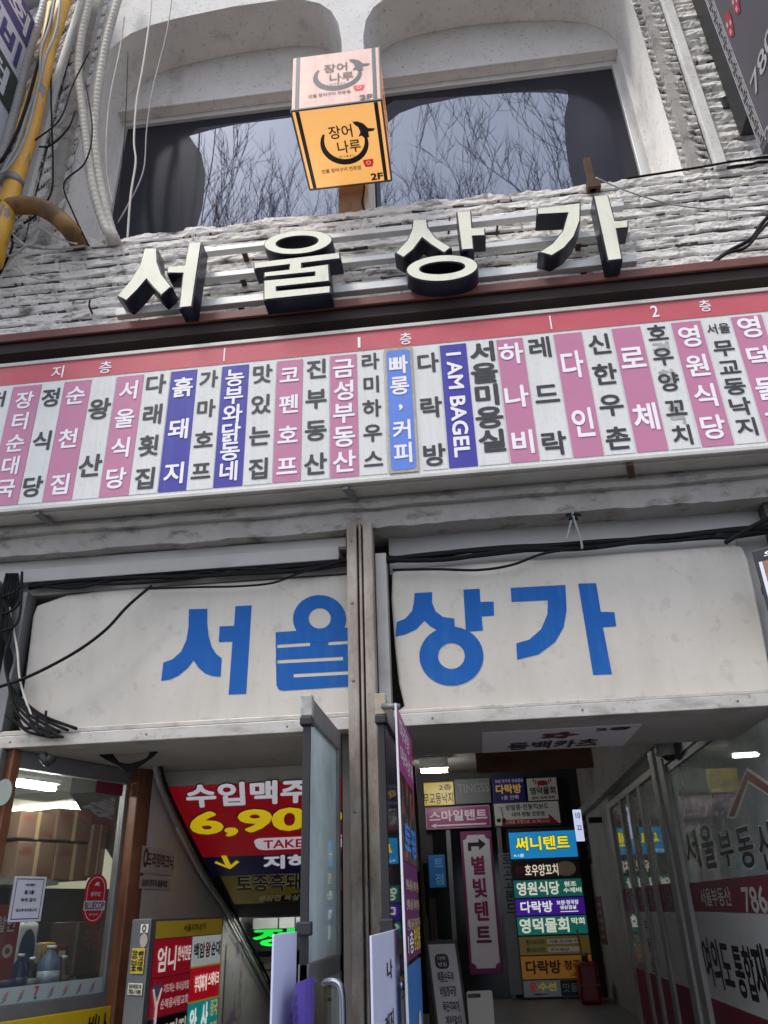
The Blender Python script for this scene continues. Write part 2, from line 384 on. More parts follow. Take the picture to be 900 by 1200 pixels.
part(MB().box(a_.x-0.02, a_.x+0.025, -0.15, -0.12, 5.57, 5.86).box(a_.x-0.035, a_.x+0.05, -0.165, -0.10, 5.57, 5.63), 'rusty_bracket', rust, 0.003)

# --- upper wall with two arched openings
fr = FY(0.0)
hl = [(-2.61, 5.5), (-2.61, 7.72), (-2.57, 7.92), (-2.49, 8.06), (-2.38, 8.17), (-2.22, 8.25), (-2.0, 8.30), (-1.5, 8.36), (-1.1, 8.36), (-0.9, 8.32), (-0.76, 8.24), (-0.66, 8.11), (-0.6, 7.93), (-0.575, 7.7), (-0.575, 5.5)]
hr = [(-0.40, 5.5), (-0.40, 7.72), (-0.375, 7.92), (-0.31, 8.08), (-0.19, 8.2), (0.0, 8.27), (0.4, 8.32), (0.9, 8.29), (1.25, 8.22), (1.47, 8.13), (1.6, 8.0), (1.67, 7.83), (1.70, 7.6), (1.70, 5.5)]
outl = [(-2.66, 5.4), (1.712, 5.4), (1.712, 10.6), (-2.66, 10.6)]
o = flat('arched_wall', FY(0.2), [outl, hl[::-1], hr[::-1]], plaster, B, extrude=0.2)
part(MB().box(-2.66, 1.76, 0.402, 0.62, 7.76, 10.6), 'lintel', plaster, 0.008)
part(MB().box(-2.70, -2.61, 0.402, 0.62, 5.5, 7.76), 'window_jamb', plaster, 0.004)
part(MB().box(1.66, 1.76, 0.402, 0.62, 5.5, 7.76), 'window_jamb', plaster, 0.004)
# the window: frame, panes, added mirror sheets cut to the reflected sky's outline
W = MB()
W.box(-2.61, 1.66, 0.50, 0.56, 7.70, 7.755).box(-2.61, 1.66, 0.50, 0.56, 5.6, 5.75)
W.box(-2.61, -2.57, 0.50, 0.56, 5.75, 7.70).box(1.62, 1.66, 0.50, 0.56, 5.75, 7.70)
W.box(-0.52, -0.40, 0.48, 0.58, 5.75, 7.70)
win = part(W, 'window', alu_light, 0.004)
pane_m = mat('dark_tinted_pane', (0.030, 0.030, 0.042), 0.12, ior=1.28, spec=0.5, var=0.15, scale=2)
pane_m2 = mat('bluish_sky_mirror', (0.03, 0.035, 0.06), 0.02, ior=2.6, spec=0.5)
pane_m2.node_tree.nodes['Principled BSDF'].inputs['Specular Tint'].default_value = (0.80, 0.86, 1.0, 1)
MB().box(-2.57, -0.52, 0.535, 0.545, 5.75, 7.70).build('pane', pane_m, win)
MB().box(-0.40, 1.62, 0.535, 0.545, 5.75, 7.70).build('pane', pane_m, win)
ff = FY(0.533)
lp = [ff.px(*p) for p in ((222, 160), (232, 150), (300, 141), (352, 133))] + [(-0.53, 7.56), (-0.53, 5.76)] + [(ff.px(228, 280)[0], 5.76)] + [ff.px(*p) for p in ((230, 270), (238, 240), (241, 205), (236, 180))]
flat('sky_reflection_sheet', ff, [lp], pane_m2, win, extrude=0.0004)  # added sheet: outline of the sky reflection put into its shape
lp = [(-0.39, 5.76), (-0.39, 7.50)] + [ff.px(*p) for p in ((462, 118), (520, 114), (600, 109), (655, 104), (665, 107), (666, 116), (661, 138), (663, 170), (668, 205), (672, 220))] + [(ff.px(673, 225)[0], 5.76)]
flat('sky_reflection_sheet', ff, [lp], pane_m2, win, extrude=0.0004)
# pier dressing
b = FY(-0.012).bx(397, 427, 210, 262)
part(MB().box(b[0], b[2], -0.02, -0.003, 5.64, 6.2), 'pier_board', mat('weathered_board', (0.27, 0.19, 0.13), 0.8, var=0.3, scale=7, stain=(0.12, 0.07, 0.04), stain_amt=0.7, stretch=(6, 6, 1)), 0.003)
# side stone, splays, trims
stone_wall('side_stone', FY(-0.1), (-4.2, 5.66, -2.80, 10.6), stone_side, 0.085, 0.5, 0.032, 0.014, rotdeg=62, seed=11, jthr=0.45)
o_ = Frame((-2.80, -0.10, 0), (0.155, 0.105, 0), (0, 0, 1))
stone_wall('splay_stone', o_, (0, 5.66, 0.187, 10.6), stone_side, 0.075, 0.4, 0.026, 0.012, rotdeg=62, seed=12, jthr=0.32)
o_ = Frame((1.708, 0.004, 0), (0.137, -0.11, 0), (0, 0, 1))
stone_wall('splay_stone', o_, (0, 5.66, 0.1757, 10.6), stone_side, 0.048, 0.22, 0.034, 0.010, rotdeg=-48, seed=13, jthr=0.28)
part(MB().box(1.845, 1.915, -0.155, -0.07, 5.64, 10.6), 'vertical_trim', plaster, 0.006)
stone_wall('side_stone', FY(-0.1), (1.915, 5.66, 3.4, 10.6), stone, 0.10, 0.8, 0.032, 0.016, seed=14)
part(MB().box(-4.2, -2.66, -0.085, 0.3, 5.6, 10.6), 'side_wall_core', conc)
part(MB().box(1.73, 3.4, -0.0835, 0.3, 5.6, 10.6), 'side_wall_core', conc)
# bodies behind (so that the block is solid from other viewpoints)
part(MB().box(-4.2, 3.4, 0.65, 8.6, 3.6, 10.6), 'upper_storey_body', conc)

# --- weathered beam over the entrance
def beam(name, x0, x1, y0, y1, z0, z1, m, jag=0.012, seed=0, n=120):
    vs_ = []; fs = []
    for i in range(n+1):
        x = x0+(x1-x0)*i/n; k = noise.fractal((x*3.1, seed, 0.3), 0.5, 2.3, 4)*jag; k2 = noise.noise((x*6, seed+4, 0))*jag*0.5
        vs_ += [(x, y0+k2, z0+k), (x, y0-0.012+k2*0.6, z0+(z1-z0)*0.45+k), (x, y0+k2*0.3, z1), (x, y1, z1), (x, y1, z0+k*0.4)]
    for i in range(n):
        q = i*5
        for j in range(5): fs.append((q+j, q+5+j, q+5+(j+1) % 5, q+(j+1) % 5))
    return part(MB().add(vs_, fs), name, m)
beam('concrete_beam', -4.2, 3.4, -0.045, 0.5, 3.335, 3.498, conc, 0.011, 3)
beam('cornice_moulding', -4.2, 3.4, -0.09, -0.04, 3.44, 3.495, conc, 0.01, 8)
sh_m = mat('shutter_box_paint', (0.40, 0.385, 0.36), 0.6, var=0.12, scale=4, stain=(0.16, 0.14, 0.12), stain_amt=0.6, stretch=(0.5, 1, 4))
part(MB().box(-4.2, -0.585, 0.03, 0.25, 3.27, 3.33).box(-2.95, -0.62, -0.005, 0.2, 3.185, 3.262).box(-2.95, -0.585, 0.04, 0.2, 3.262, 3.27).box(-2.9, -0.585, 0.06, 0.2, 3.13, 3.185), 'shutter_box', sh_m, 0.006)
part(MB().box(-0.36, 1.9, 0.11, 0.2, 3.12, 3.36), 'recess_board', mat('grey_recess_board', (0.40, 0.39, 0.375), 0.75, var=0.12, scale=3, stain=(0.2, 0.18, 0.16), stain_amt=0.4), 0.003)
part(MB().box(-4.2, 3.4, 0.20, 0.30, 2.36, 3.34), 'panel_backing', mat('dark_backing', (0.035, 0.033, 0.03), 0.9))
# --- trim over the doors, posts
part(MB().box(-3.2, -0.565, -0.005, 0.1, 2.285, 2.345).box(-3.2, -0.565, 0.005, 0.1, 2.347, 2.372), 'door_head_trim', alu, 0.004)
part(MB().box(-0.36, 2.4, -0.005, 0.1, 2.285, 2.345).box(-0.36, 2.4, 0.008, 0.1, 2.347, 2.367), 'door_head_trim', alu, 0.004)
part(MB().box(-0.565, -0.512, -0.085, 0.0, 0.15, 3.36).box(-0.502, -0.488, -0.078, -0.02, 0.15, 3.36).box(-0.478, -0.428, -0.085, 0.0, 0.15, 3.36).box(-0.565, -0.428, -0.02, 0.02, 0.15, 3.359), 'door_post', post_m, 0.006, seg=3)
part(MB().box(-0.425, -0.365, -0.01, 0.09, 0.15, 3.2), 'post_strip', mat('pale_grey_strip', (0.42, 0.40, 0.37), 0.5, 0.2, var=0.12, scale=4, stain=(0.2, 0.17, 0.14), stain_amt=0.5), 0.004)
# left side wall and round column by the shutter box
part(MB().box(-4.2, -2.52, 0.05, 0.3, 0.15, 3.27), 'left_wall', mat('grimy_wall', (0.16, 0.15, 0.14), 0.85, var=0.3, scale=4))
part(MB().tube([(-2.62, -0.05, 2.37), (-2.62, -0.05, 3.19)], 0.115, 20), 'round_downpipe', conc)
part(MB().box(-2.43, -2.36, 0.0, 0.1, 2.372, 3.13), 'panel_side_jamb', alu_dark, 0.004)
part(MB().box(1.62, 3.4, 0.02, 0.3, 2.37, 3.34).box(1.62, 3.4, 0.0, 0.3, 0.15, 2.284), 'right_wall', mat('dark_right_wall', (0.06, 0.058, 0.055), 0.8, var=0.3))

# --- corridor: walls, ceiling
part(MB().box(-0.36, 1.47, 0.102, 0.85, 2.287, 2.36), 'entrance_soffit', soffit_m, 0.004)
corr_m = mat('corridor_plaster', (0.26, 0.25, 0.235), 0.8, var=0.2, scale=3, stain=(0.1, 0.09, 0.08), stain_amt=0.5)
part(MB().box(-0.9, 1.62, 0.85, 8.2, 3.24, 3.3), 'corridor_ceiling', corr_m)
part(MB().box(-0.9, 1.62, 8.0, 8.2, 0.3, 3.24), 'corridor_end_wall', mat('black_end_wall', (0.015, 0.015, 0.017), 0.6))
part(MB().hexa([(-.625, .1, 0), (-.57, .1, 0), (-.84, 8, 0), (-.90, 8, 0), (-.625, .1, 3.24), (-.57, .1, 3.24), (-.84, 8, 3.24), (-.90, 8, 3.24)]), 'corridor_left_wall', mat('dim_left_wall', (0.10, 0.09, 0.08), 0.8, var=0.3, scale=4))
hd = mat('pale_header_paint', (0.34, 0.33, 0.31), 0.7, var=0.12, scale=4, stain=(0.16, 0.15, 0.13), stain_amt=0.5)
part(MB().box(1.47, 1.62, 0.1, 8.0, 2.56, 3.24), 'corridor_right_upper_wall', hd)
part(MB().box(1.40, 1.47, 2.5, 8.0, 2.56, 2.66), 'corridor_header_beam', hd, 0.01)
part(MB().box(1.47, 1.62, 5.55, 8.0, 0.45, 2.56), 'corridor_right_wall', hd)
# right shop front: rails, posts, panes
fx = FXL(1.45)
part(MB().box(1.43, 1.49, 0.1, 2.48, 2.40, 2.56).box(1.445, 1.48, 0.1, 2.48, 2.35, 2.40), 'shopfront_rail', alu_dark, 0.004)
pst = mat('white_door_frame', (0.40, 0.385, 0.37), 0.5, 0.1, var=0.1, scale=4, stain=(0.2, 0.18, 0.16), stain_amt=0.4)
part(MB().box(1.42, 1.50, 2.48, 2.66, 0.45, 2.56).box(1.40, 1.50, 2.68, 2.84, 0.45, 2.56), 'shopfront_post', pst, 0.006)
part(MB().box(1.44, 1.50, 2.85, 2.98, 0.45, 2.56), 'shopfront_post', alu_dark, 0.004)
for (ya, yb) in ((3.55, 3.68), (4.12, 4.22), (4.62, 4.72)):
    part(MB().box(1.43, 1.49, ya, yb, 0.45, 2.40), 'shopfront_stile', pst, 0.004)
part(MB().box(1.43, 1.49, 2.98, 5.55, 2.40, 2.46).box(1.43, 1.49, 5.35, 5.55, 0.45, 2.40), 'shopfront_frame', pst, 0.004)
gl = part(MB().box(1.455, 1.463, 0.1, 2.48, 0.45, 2.35), 'shopfront_pane', shop_glass)
gl2 = part(MB().box(1.455, 1.463, 2.98, 5.35, 0.45, 2.40), 'shopfront_pane', shop_glass)
film_w = mat('white_window_film', (0.66, 0.65, 0.62), 0.6, var=0.06); film_r = mat('crimson_window_film', (0.24, 0.012, 0.045), 0.5, var=0.06)
RG = FXL(1.4525)
z1 = RG.px(850, 1030)[1]; z2 = RG.px(850, 1069)[1]
ylo = -2.48; yhi = -0.1
MB().fquad(RG, (ylo, z2, yhi, z1), 0.0).build('red_band', film_r, gl)
MB().fquad(RG, (ylo, 0.92, yhi, z2-0.004), 0.0).build('white_film', film_w, gl)
MB().fquad(RG, (ylo, 0.46, yhi, 0.915), 0.0).build('red_band', film_r, gl)
blk = ink(14, 18, 30); wht = ink(225, 222, 215)
text(gl, RG, [('서', RG.bx(802, 820, 970, 1020)), ('울', RG.bx(822, 838, 963, 1020)), ('부', RG.bx(842, 861, 971, 1018)), ('동', RG.bx(864, 885, 966, 1020)), ('산', RG.bx(888, 912, 960, 1022))], wht, 0.001, 0.055, name='letter_outline')
text(gl, RG, [('서', RG.bx(803, 819, 972, 1018)), ('울', RG.bx(823, 837, 965, 1018)), ('부', RG.bx(843, 860, 973, 1016)), ('동', RG.bx(865, 884, 968, 1018)), ('산', RG.bx(889, 911, 962, 1020))], blk, 0.003, 0.035)
text(gl, RG, [('서울부동산', RG.bx(821, 857, 1040, 1062)), ('786-', RG.bx(871, 905, 1038, 1070))], wht, 0.002, 0.03)
text(gl, RG, [('여의도', RG.bx(826, 857, 1100, 1158)), ('통합', RG.bx(862, 885, 1108, 1170)), ('재건축', RG.bx(886, 940, 1108, 1185))], blk, 0.002, 0.04)
text(gl, RG, [('여의도', RG.bx(831, 852, 938, 962))], ink(120, 120, 118), 0.001, 0.012)
p_ = [RG.px(*q) for q in ((854, 957), (876, 903), (912, 928), (912, 938), (877, 914), (861, 957))]
flat('roof_emblem', RG, [p_], ink(125, 20, 38), gl, lift=0.003)
p_ = [RG.px(*q) for q in ((851, 959), (875.5, 899), (914, 925), (914, 940), (877.5, 918), (863, 959))]
flat('emblem_outline', RG, [p_], wht, gl, lift=0.0015)
MB().fquad(RG, (-5.35, 1.42, -2.98, 1.62), 0.0).fquad(RG, (-5.35, 0.46, -2.98, 0.92), 0.0).build('red_band', film_r, gl2)
MB().fquad(RG, (-4.6, 0.925, -2.98, 1.415), 0.0).build('white_film', film_w, gl2)
text(gl2, RG, [('서울', (-5.3, 1.46, -4.75, 1.58)), ('786-2304', (-4.55, 1.46, -3.75, 1.58)), ('서울', (-3.5, 1.46, -3.1, 1.58))], ink(150, 140, 140), 0.002, 0.02)
vtext(gl2, RG, '부동산', (-4.55, 0.95, -4.25, 1.35), blk, 0.12, lift=0.002)
# rooms behind the glass of the right shop
room = mat('shop_room', (0.40, 0.41, 0.38), 0.85, var=0.12, scale=2)
part(MB().box(1.63, 4.4, 5.6, 5.7, 0.4, 2.7).box(4.4, 4.5, 0.31, 5.7, 0.4, 2.7).box(1.63, 4.4, 0.305, 0.36, 0.4, 2.7).box(1.63, 4.4, 0.31, 5.7, 2.7, 2.76).box(1.63, 4.4, 0.31, 5.7, 0.36, 0.44), 'right_shop_room', room)
o = MB().box(2.6, 2.66, 1.6, 2.8, 2.62, 2.66).build('ceiling_tube', room_tube); solo(o, 'lit white tube lamp on the ceiling behind the estate agent glass', 'lamp', 'ceiling tube lamps')

# ------------------------------------------------------------------ stairwell on the left
SW = -1.86
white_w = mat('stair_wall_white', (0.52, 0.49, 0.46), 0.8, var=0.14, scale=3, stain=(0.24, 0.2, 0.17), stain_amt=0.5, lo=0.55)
ZC0, SLO = 2.2, 0.46                     # sloped ceiling: z = ZC0 - SLO*(y-1)
part(MB().add([(SW, 0.80, 0.0), (SW, 1.0, 0), (SW, 6.6, -2.5), (SW, 6.6, -0.4), (SW, 1.0, 2.2), (SW, 0.80, 2.28)], [(0, 1, 2, 3, 4, 5)]), 'stair_left_wall', white_w)
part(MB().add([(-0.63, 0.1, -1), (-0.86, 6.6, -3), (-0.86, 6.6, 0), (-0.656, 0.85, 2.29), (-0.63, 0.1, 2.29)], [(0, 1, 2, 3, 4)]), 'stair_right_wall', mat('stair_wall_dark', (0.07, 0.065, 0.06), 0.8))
YE = 2.55; ZE = 2.2-SLO*(YE-1.0)
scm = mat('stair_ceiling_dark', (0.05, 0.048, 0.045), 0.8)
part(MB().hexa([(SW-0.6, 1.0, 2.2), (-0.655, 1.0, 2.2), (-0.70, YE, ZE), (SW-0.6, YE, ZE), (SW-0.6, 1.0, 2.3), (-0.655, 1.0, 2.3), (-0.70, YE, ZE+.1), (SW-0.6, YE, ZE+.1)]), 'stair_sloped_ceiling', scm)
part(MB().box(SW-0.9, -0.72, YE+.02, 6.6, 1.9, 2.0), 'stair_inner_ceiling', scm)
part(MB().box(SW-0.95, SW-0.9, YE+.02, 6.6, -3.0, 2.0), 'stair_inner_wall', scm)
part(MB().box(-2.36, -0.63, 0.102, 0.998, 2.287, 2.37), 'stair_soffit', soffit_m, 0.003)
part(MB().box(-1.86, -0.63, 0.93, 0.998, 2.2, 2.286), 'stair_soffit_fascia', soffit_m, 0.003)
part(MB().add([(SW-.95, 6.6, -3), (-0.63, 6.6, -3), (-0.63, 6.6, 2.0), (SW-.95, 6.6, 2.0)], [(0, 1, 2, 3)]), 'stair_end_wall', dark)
mb = MB()
for k in range(11): mb.box(SW+0.005, -0.635, 0.75+0.3*k, 1.05+0.3*k, -3.0, 0.15-0.17*(k+1)+0.0)
part(mb, 'stair_step', conc)
part(MB().box(SW+0.005, -0.57, -0.045, 0.75, -0.2, 0.16), 'stair_landing', paving)
# pillar beside the shop window
part(MB().hexa([(-2.005, 0.79, 0.15), (-1.925, 0.755, 0.15), (-1.87, 0.86, 0.15), (-1.96, 0.9, 0.15), (-2.005, 0.79, 2.285), (-1.925, 0.755, 2.285), (-1.87, 0.86, 2.285), (-1.96, 0.9, 2.285)]), 'brown_pillar', wood_b, 0.006)
# ------------------------------------------------------------------ left shop: slanted window and room
A = Vector((-2.29, 0.07, 0)); Bp = Vector((-2.0, 0.80, 0)); LW = (Bp-A).length
CH = Frame(A, Bp-A, (0, 0, 1))
part(MB().fbox(CH, (-0.05, 0.15, 0.0, 2.285), -0.05, 0.03), 'shop_jamb', wood_b, 0.005)
part(MB().box(-2.6, -2.325, -0.02, 0.06, 0.15, 2.284), 'shop_corner_column', mat('grey_corner_column', (0.12, 0.12, 0.115), 0.6, var=0.2), 0.01)
lw = part(MB().fbox(CH, (0.0, 2.20, LW, 2.285), -0.03, 0.02).fbox(CH, (0.0, 0.15, LW, 1.165), -0.04, 0.02).fbox(CH, (LW-0.035, 1.165, LW, 2.20), -0.03, 0.015), 'shop_window', alu_dark, 0.004)
lgl = MB().fbox(CH, (0.0, 1.165, LW-0.035, 2.20), -0.004, 0.002).build('pane', glass_mat('left_shop_glass', (0.82, 0.85, 0.83), 1.55, 0.05, (0.35, 0.36, 0.35), 0.03), lw)
roomw = mat('shop_room_white', (0.66, 0.65, 0.58), 0.8, var=0.05)
part(MB().box(-7.2, -2.06, 0.31, 9.0, 2.75, 2.8), 'left_shop_ceiling', roomw)
part(MB().box(-7.2, -2.06, 9.0, 9.1, -0.2, 2.75).box(-7.3, -7.2, 0.31, 9.0, -0.2, 2.75), 'left_shop_wall', roomw)
part(MB().box(-2.06, -2.0, 0.95, 9.0, -0.2, 2.75), 'left_shop_side_wall', mat('shop_side_wall', (0.5, 0.48, 0.45), 0.8))
part(MB().box(-7.2, -2.06, 0.31, 9.0, 0.10, 0.16), 'left_shop_floor', tile)
_f = CH.up(-.24); _a0, _z0 = _f.px(24, 891); _a1, _z1 = _f.px(62, 904)
t = thing('ceiling_tube', _f.w(.2, 2.2, 0), 'lit tube lamp just inside the top of the slanted shop window', 'lamp', 'ceiling tube lamps')
MB().tube([_f.w(-.05, 2.17), _f.w(.46, 2.17)], .016, 10).build('tube', tube_lit, t); MB().fbox(_f, (-.07, 2.19, .48, 2.215), -.03, .03).build('fitting', alu_light, t, .003)
for i, (x_, y_) in enumerate(((-3.6, 2.2), (-3.6, 4.4), (-5.0, 3.4), (-5.0, 6.0), (-3.4, 6.6))):
    o = MB().box(x_-0.6, x_+0.6, y_-0.03, y_+0.03, 2.56, 2.60).build('ceiling_tube', shop_tube)
    solo(o, ['lit tube lamp on the bright shop ceiling nearest the slanted window', 'second lit tube lamp on the bright shop ceiling', 'lit tube lamp on the shop ceiling near its left side', 'lit tube lamp at the far left of the shop ceiling', 'lit tube lamp at the far end of the shop ceiling'][i], 'lamp', 'ceiling tube lamps')

# ------------------------------------------------------------------ directory sign over the entrance
DY = -0.25
DS = thing('directory_sign', (-0.4, DY, 3.51), 'long white and pink floor directory sign board of shop names under the red flashing', 'sign')
cab_m = mat('pale_sign_cabinet', (0.52, 0.50, 0.46), 0.5, 0.15, var=0.1, scale=4, stain=(0.26, 0.24, 0.21), stain_amt=0.5, stretch=(1, 1, 3))
zb, zt = 3.505, 4.525
MB().box(-4.0, 3.2, DY+0.012, -0.086, zb, zt).build('cabinet', cab_m, DS, 0.004)
MB().box(-4.0, 3.2, DY-0.012, DY+0.012, zt-0.022, zt+0.004).build('top_frame', cab_m, DS, 0.003)
MB().box(-4.0, 3.2, DY-0.010, DY+0.012, zb-0.006, zb+0.016).build('bottom_frame', cab_m, DS, 0.003)
MB().box(-4.0, 3.2, DY+0.03, DY+0.05, zb-0.012, zb).build('drip_rail', cab_m, DS)
face_m = mat('sign_face_white', srgb(218, 217, 213), 0.4, var=0.05, scale=3, stain=srgb(184, 182, 176), stain_amt=0.4, stretch=(9, 9, 0.7), stain_scale=3.5, lo=0.45, hi=0.75, stain2=srgb(120, 116, 110), s2_amt=0.15, s2_scale=30)
MB().box(-4.0, 3.2, DY, DY+0.011, zb+0.017, zt-0.023).build('face_panel', face_m, DS)
F0 = FY(DY)
pink_m = mat('sign_pink', srgb(190, 118, 150), 0.4, var=0.06, scale=4, stain=srgb(176, 124, 150), stain_amt=0.5, stretch=(8, 8, 0.8), stain_scale=3)
blue_m = mat('sign_blue', srgb(54, 50, 152), 0.4, var=0.06, scale=4, stain=srgb(90, 88, 165), stain_amt=0.35, stretch=(8, 8, 0.8))
red_m = mat('sign_red', srgb(192, 82, 92), 0.4, var=0.06, scale=3, stain=srgb(190, 108, 112), stain_amt=0.5, stretch=(2, 2, 4))
sky_m = mat('sign_sticker_blue', srgb(92, 128, 212), 0.4, var=0.08, scale=5)
tw = mat('letter_white', srgb(240, 234, 236), 0.45, var=0.05); tk = mat('letter_charcoal', srgb(46, 46, 50), 0.5, var=0.15, scale=20)
hz1 = F0.px(0, 432)[1]; hz0 = F0.px(0, 452.5)[1]
hb_ = MB().fquad(F0, (-4.0, hz0, 3.2, zt-0.024), 0.0025).build('header_band', red_m, DS)
L_ = lambda s_, x, y, h=11, w=7: (s_, F0.bx(x-w, x+w, y-h*0.62, y+h*0.62))
text(hb_, F0, [L_('지', 68, 436.5), L_('층', 124, 431), L_('1', 421, 402, 10, 1.6), L_('층', 475.5, 397.5), L_('2', 767, 365.5, 11, 4.5), L_('층', 826, 359)], tw, 0.005, 0.02)
for px_, py_ in ((263, 418), (645, 377)):
    a, b_ = F0.px(px_, py_); MB().fquad(F0, (a-0.004, hz0+0.02, a+0.004, zt-0.04), 0.005).build('divider', tw, hb_)
zs1 = (F0.px(261.5, 431)[1]+F0.px(785, 376)[1]+F0.px(16, 456)[1])/3
zs0 = (F0.px(250, 573)[1]+F0.px(748, 530)[1]+F0.px(10, 592)[1])/3
def strip(l, r, py, col, s_, tm, f0=0.12, f1=0.88, size=0.118, wid=None, tall=None, off=0.04):
    a0 = F0.px(l, py)[0]; a1 = F0.px(r, py)[0]
    m = {'p': pink_m, 'b': blue_m, 'w': face_m, 's': sky_m}[col]
    o = MB().fquad(F0, (a0, zs0, a1, zs1), 0.0025).build('name_strip', m, DS)
    vtext(o, F0, s_, (a0, zs0, a1, zs1), tm, size, f0, f1, 0.005, off, wid=wid or size*0.98)
    return o
E_ = {}
for (l, r, py, col, s_, tm, kw) in (
    (-14, 15, 457, 'w', '터널숯', tk, dict(f0=.1, f1=.8)),
    (16, 49, 455, 'p', '장터순대국', tw, dict(f0=.13, f1=.87, size=.125)),
    (50, 76, 448, 'w', '정식당', tk, dict(f0=.13, f1=.87, size=.135)),
    (77, 108, 445, 'p', '순천집', tw, dict(f0=.13, f1=.87, size=.135)),
    (109, 137, 442, 'w', '왕산', tk, dict(f0=.27, f1=.74, size=.15)),
    (138, 169, 441, 'p', '서울식당', tw, dict(f0=.13, f1=.86, size=.135)),
    (170, 200, 437, 'w', '다래횟집', tk, dict(f0=.1, f1=.88, size=.14)),
    (201, 231.5, 437, 'b', '흙돼지', tw, dict(f0=.15, f1=.86, size=.14)),
    (232, 260, 433, 'w', '가마호프', tk, dict(f0=.1, f1=.86, size=.125)),
    (261, 292, 430, 'b', '농부와닭동네', tw, dict(f0=.11, f1=.88, size=.128, wid=.125)),
    (293, 324, 427, 'w', '맛있는집', tk, dict(f0=.1, f1=.88, size=.135)),
    (325, 355, 424, 'p', '코펜호프', tw, dict(f0=.13, f1=.88, size=.13)),
    (356, 386, 421, 'w', '진부동산', tk, dict(f0=.1, f1=.88, size=.14)),
    (387, 418, 417, 'p', '금성부동산', tw, dict(f0=.12, f1=.88, size=.14)),
    (419, 449, 414, 'w', '라미하우스', tk, dict(f0=.08, f1=.88, size=.118)),
    (487, 514, 408, 'w', '다락방', tk, dict(f0=.14, f1=.89, size=.14)),
    (515, 546, 404, 'b', '', tw, {}),
    (547, 580, 400, 'w', '서울미용실', tk, dict(f0=.09, f1=.82, size=.143, wid=.165, off=.058)),
    (581, 612, 396, 'p', '하나비', tw, dict(f0=.13, f1=.85, size=.15)),
    (613, 647, 392, 'w', '레드락', tk, dict(f0=.1, f1=.88, size=.15)),
    (648, 681, 390, 'p', '다인', tw, dict(f0=.27, f1=.74, size=.19, wid=.135)),
    (682, 715, 386, 'w', '신한우촌', tk, dict(f0=.12, f1=.88, size=.145)),
    (716, 750, 383, 'p', '로체', tw, dict(f0=.26, f1=.74, size=.175, wid=.15)),
    (751, 784, 380, 'w', '호우양꼬치', tk, dict(f0=.07, f1=.9, size=.125)),
    (785, 820, 375, 'p', '영원식당', tw, dict(f0=.13, f1=.86, size=.15, wid=.14)),
    (821, 854, 372, 'w', '', tk, {}),
    (855, 892, 370, 'p', '영덕물회', tw, dict(f0=.1, f1=.86, size=.15)),
    (893, 930, 367, 'w', '', tk, {})):
    E_[l] = (strip(l, r, py, col, s_, tm, **kw) if s_ else strip(l, r, py, col, ' ', tm))
# ghost of removed lettering under one shop name
def sbox(l, r, py, f0, f1):
    return (F0.px(l, py)[0], zs1-(zs1-zs0)*f1, F0.px(r, py)[0], zs1-(zs1-zs0)*f0)
gh = mat('old_lettering_ghost', srgb(176, 174, 170), 0.6, var=0.5, scale=60)
for ch, f0, f1 in (('경', .15, .27), ('창', .38, .50), ('육', .66, .82)):
    text(E_[751], F0, [(ch, sbox(757, 778, 380, f0, f1))], gh, 0.0035, 0.07, name='old_lettering')
a0, b0, a1, b1 = sbox(821, 854, 372, 0, 1)
text(E_[821], F0, [('서울', (a0+.012, b1-.105, a1-.012, b1-.035))], tk, 0.005, 0.03)
vtext(E_[821], F0, '무교동낙지', (a0, b0, a1, b1), tk, .112, .255, .88, 0.005, .04, wid=.125)
# rotated english name
a0, b0, a1, b1 = sbox(515, 546, 404, 0, 1); ac = (a0+a1)/2
FR_ = Frame(F0.w(ac, b1, 0), (0, 0, -1), (1, 0, 0))
text(E_[515], FR_, [('I AM BAGEL', (.06, -.043, (b1-b0)-.06, .043))], tw, 0.005, 0.045)
# raised blue sticker strip with pale worn border
a0 = F0.px(450.5, 414)[0]; a1 = F0.px(482.5, 410)[0]
st = MB().fbox(F0, (a0, zs0-.005, a1, zs1+.012), 0.0025, 0.009).build('name_strip', mat('worn_sticker_edge', srgb(178, 170, 152), 0.8, var=.3, scale=30), DS)
st['label'] = 'blue sticker strip with worn pale edge'
flat('sticker', F0, [rrect((a0+.012, zs0+.012, a1-.012, zs1-.01), .02)], sky_m, st, lift=0.0105)
vtext(st, F0, '빠롱,커피', (a0, zs0, a1, zs1), tw, .13, .14, .86, 0.0125, .04, wid=.12)
# little clips under the cabinet
for (px_, py_) in ((63, 614), (411, 577), (737, 557)):
    q = P(px_, py_, 2, 3.495); MB().bar((q.x-.02, -.24, 3.488), (q.x+.01, -.12, 3.478), .035, .022).build('hanger_clip', rust if px_ > 700 else alu_dark, DS, .003)

# ------------------------------------------------------------------ fascia panels with the blue building name
YP = 0.048
FP = FY(YP)
pl = [(22, 848), (24, 832), (31, 795), (36, 755), (40, 722), (44, 711), (58, 706), (78, 699), (110, 695), (160, 691), (240, 686), (330, 680), (408, 675)]
loopL = [FP.px(*p) for p in pl] + [(-0.53, 3.10), (-0.53, 2.376), (-2.27, 2.376)]
pr = [(462, 672), (470, 668), (520, 664), (600, 659), (700, 652), (800, 645), (860, 640), (868, 642), (874, 655), (882, 690), (893, 745), (902, 800)]
loopR = [(-0.325, 2.371)] + [FP.px(*p) for p in ((477, 828), (470, 800), (465, 755), (461, 700))] + [FP.px(*p) for p in pr] + [(1.47, 2.371)]
bl = mat('faded_blue_vinyl', srgb(14, 86, 160), 0.65, spec=0.25, var=0.08, scale=5, stain=srgb(44, 104, 168), stain_amt=.6, stain_scale=4, stretch=(4, 4, .8))
pb = mat('panel_patch_ivory', (0.60, 0.57, 0.50), 0.6)
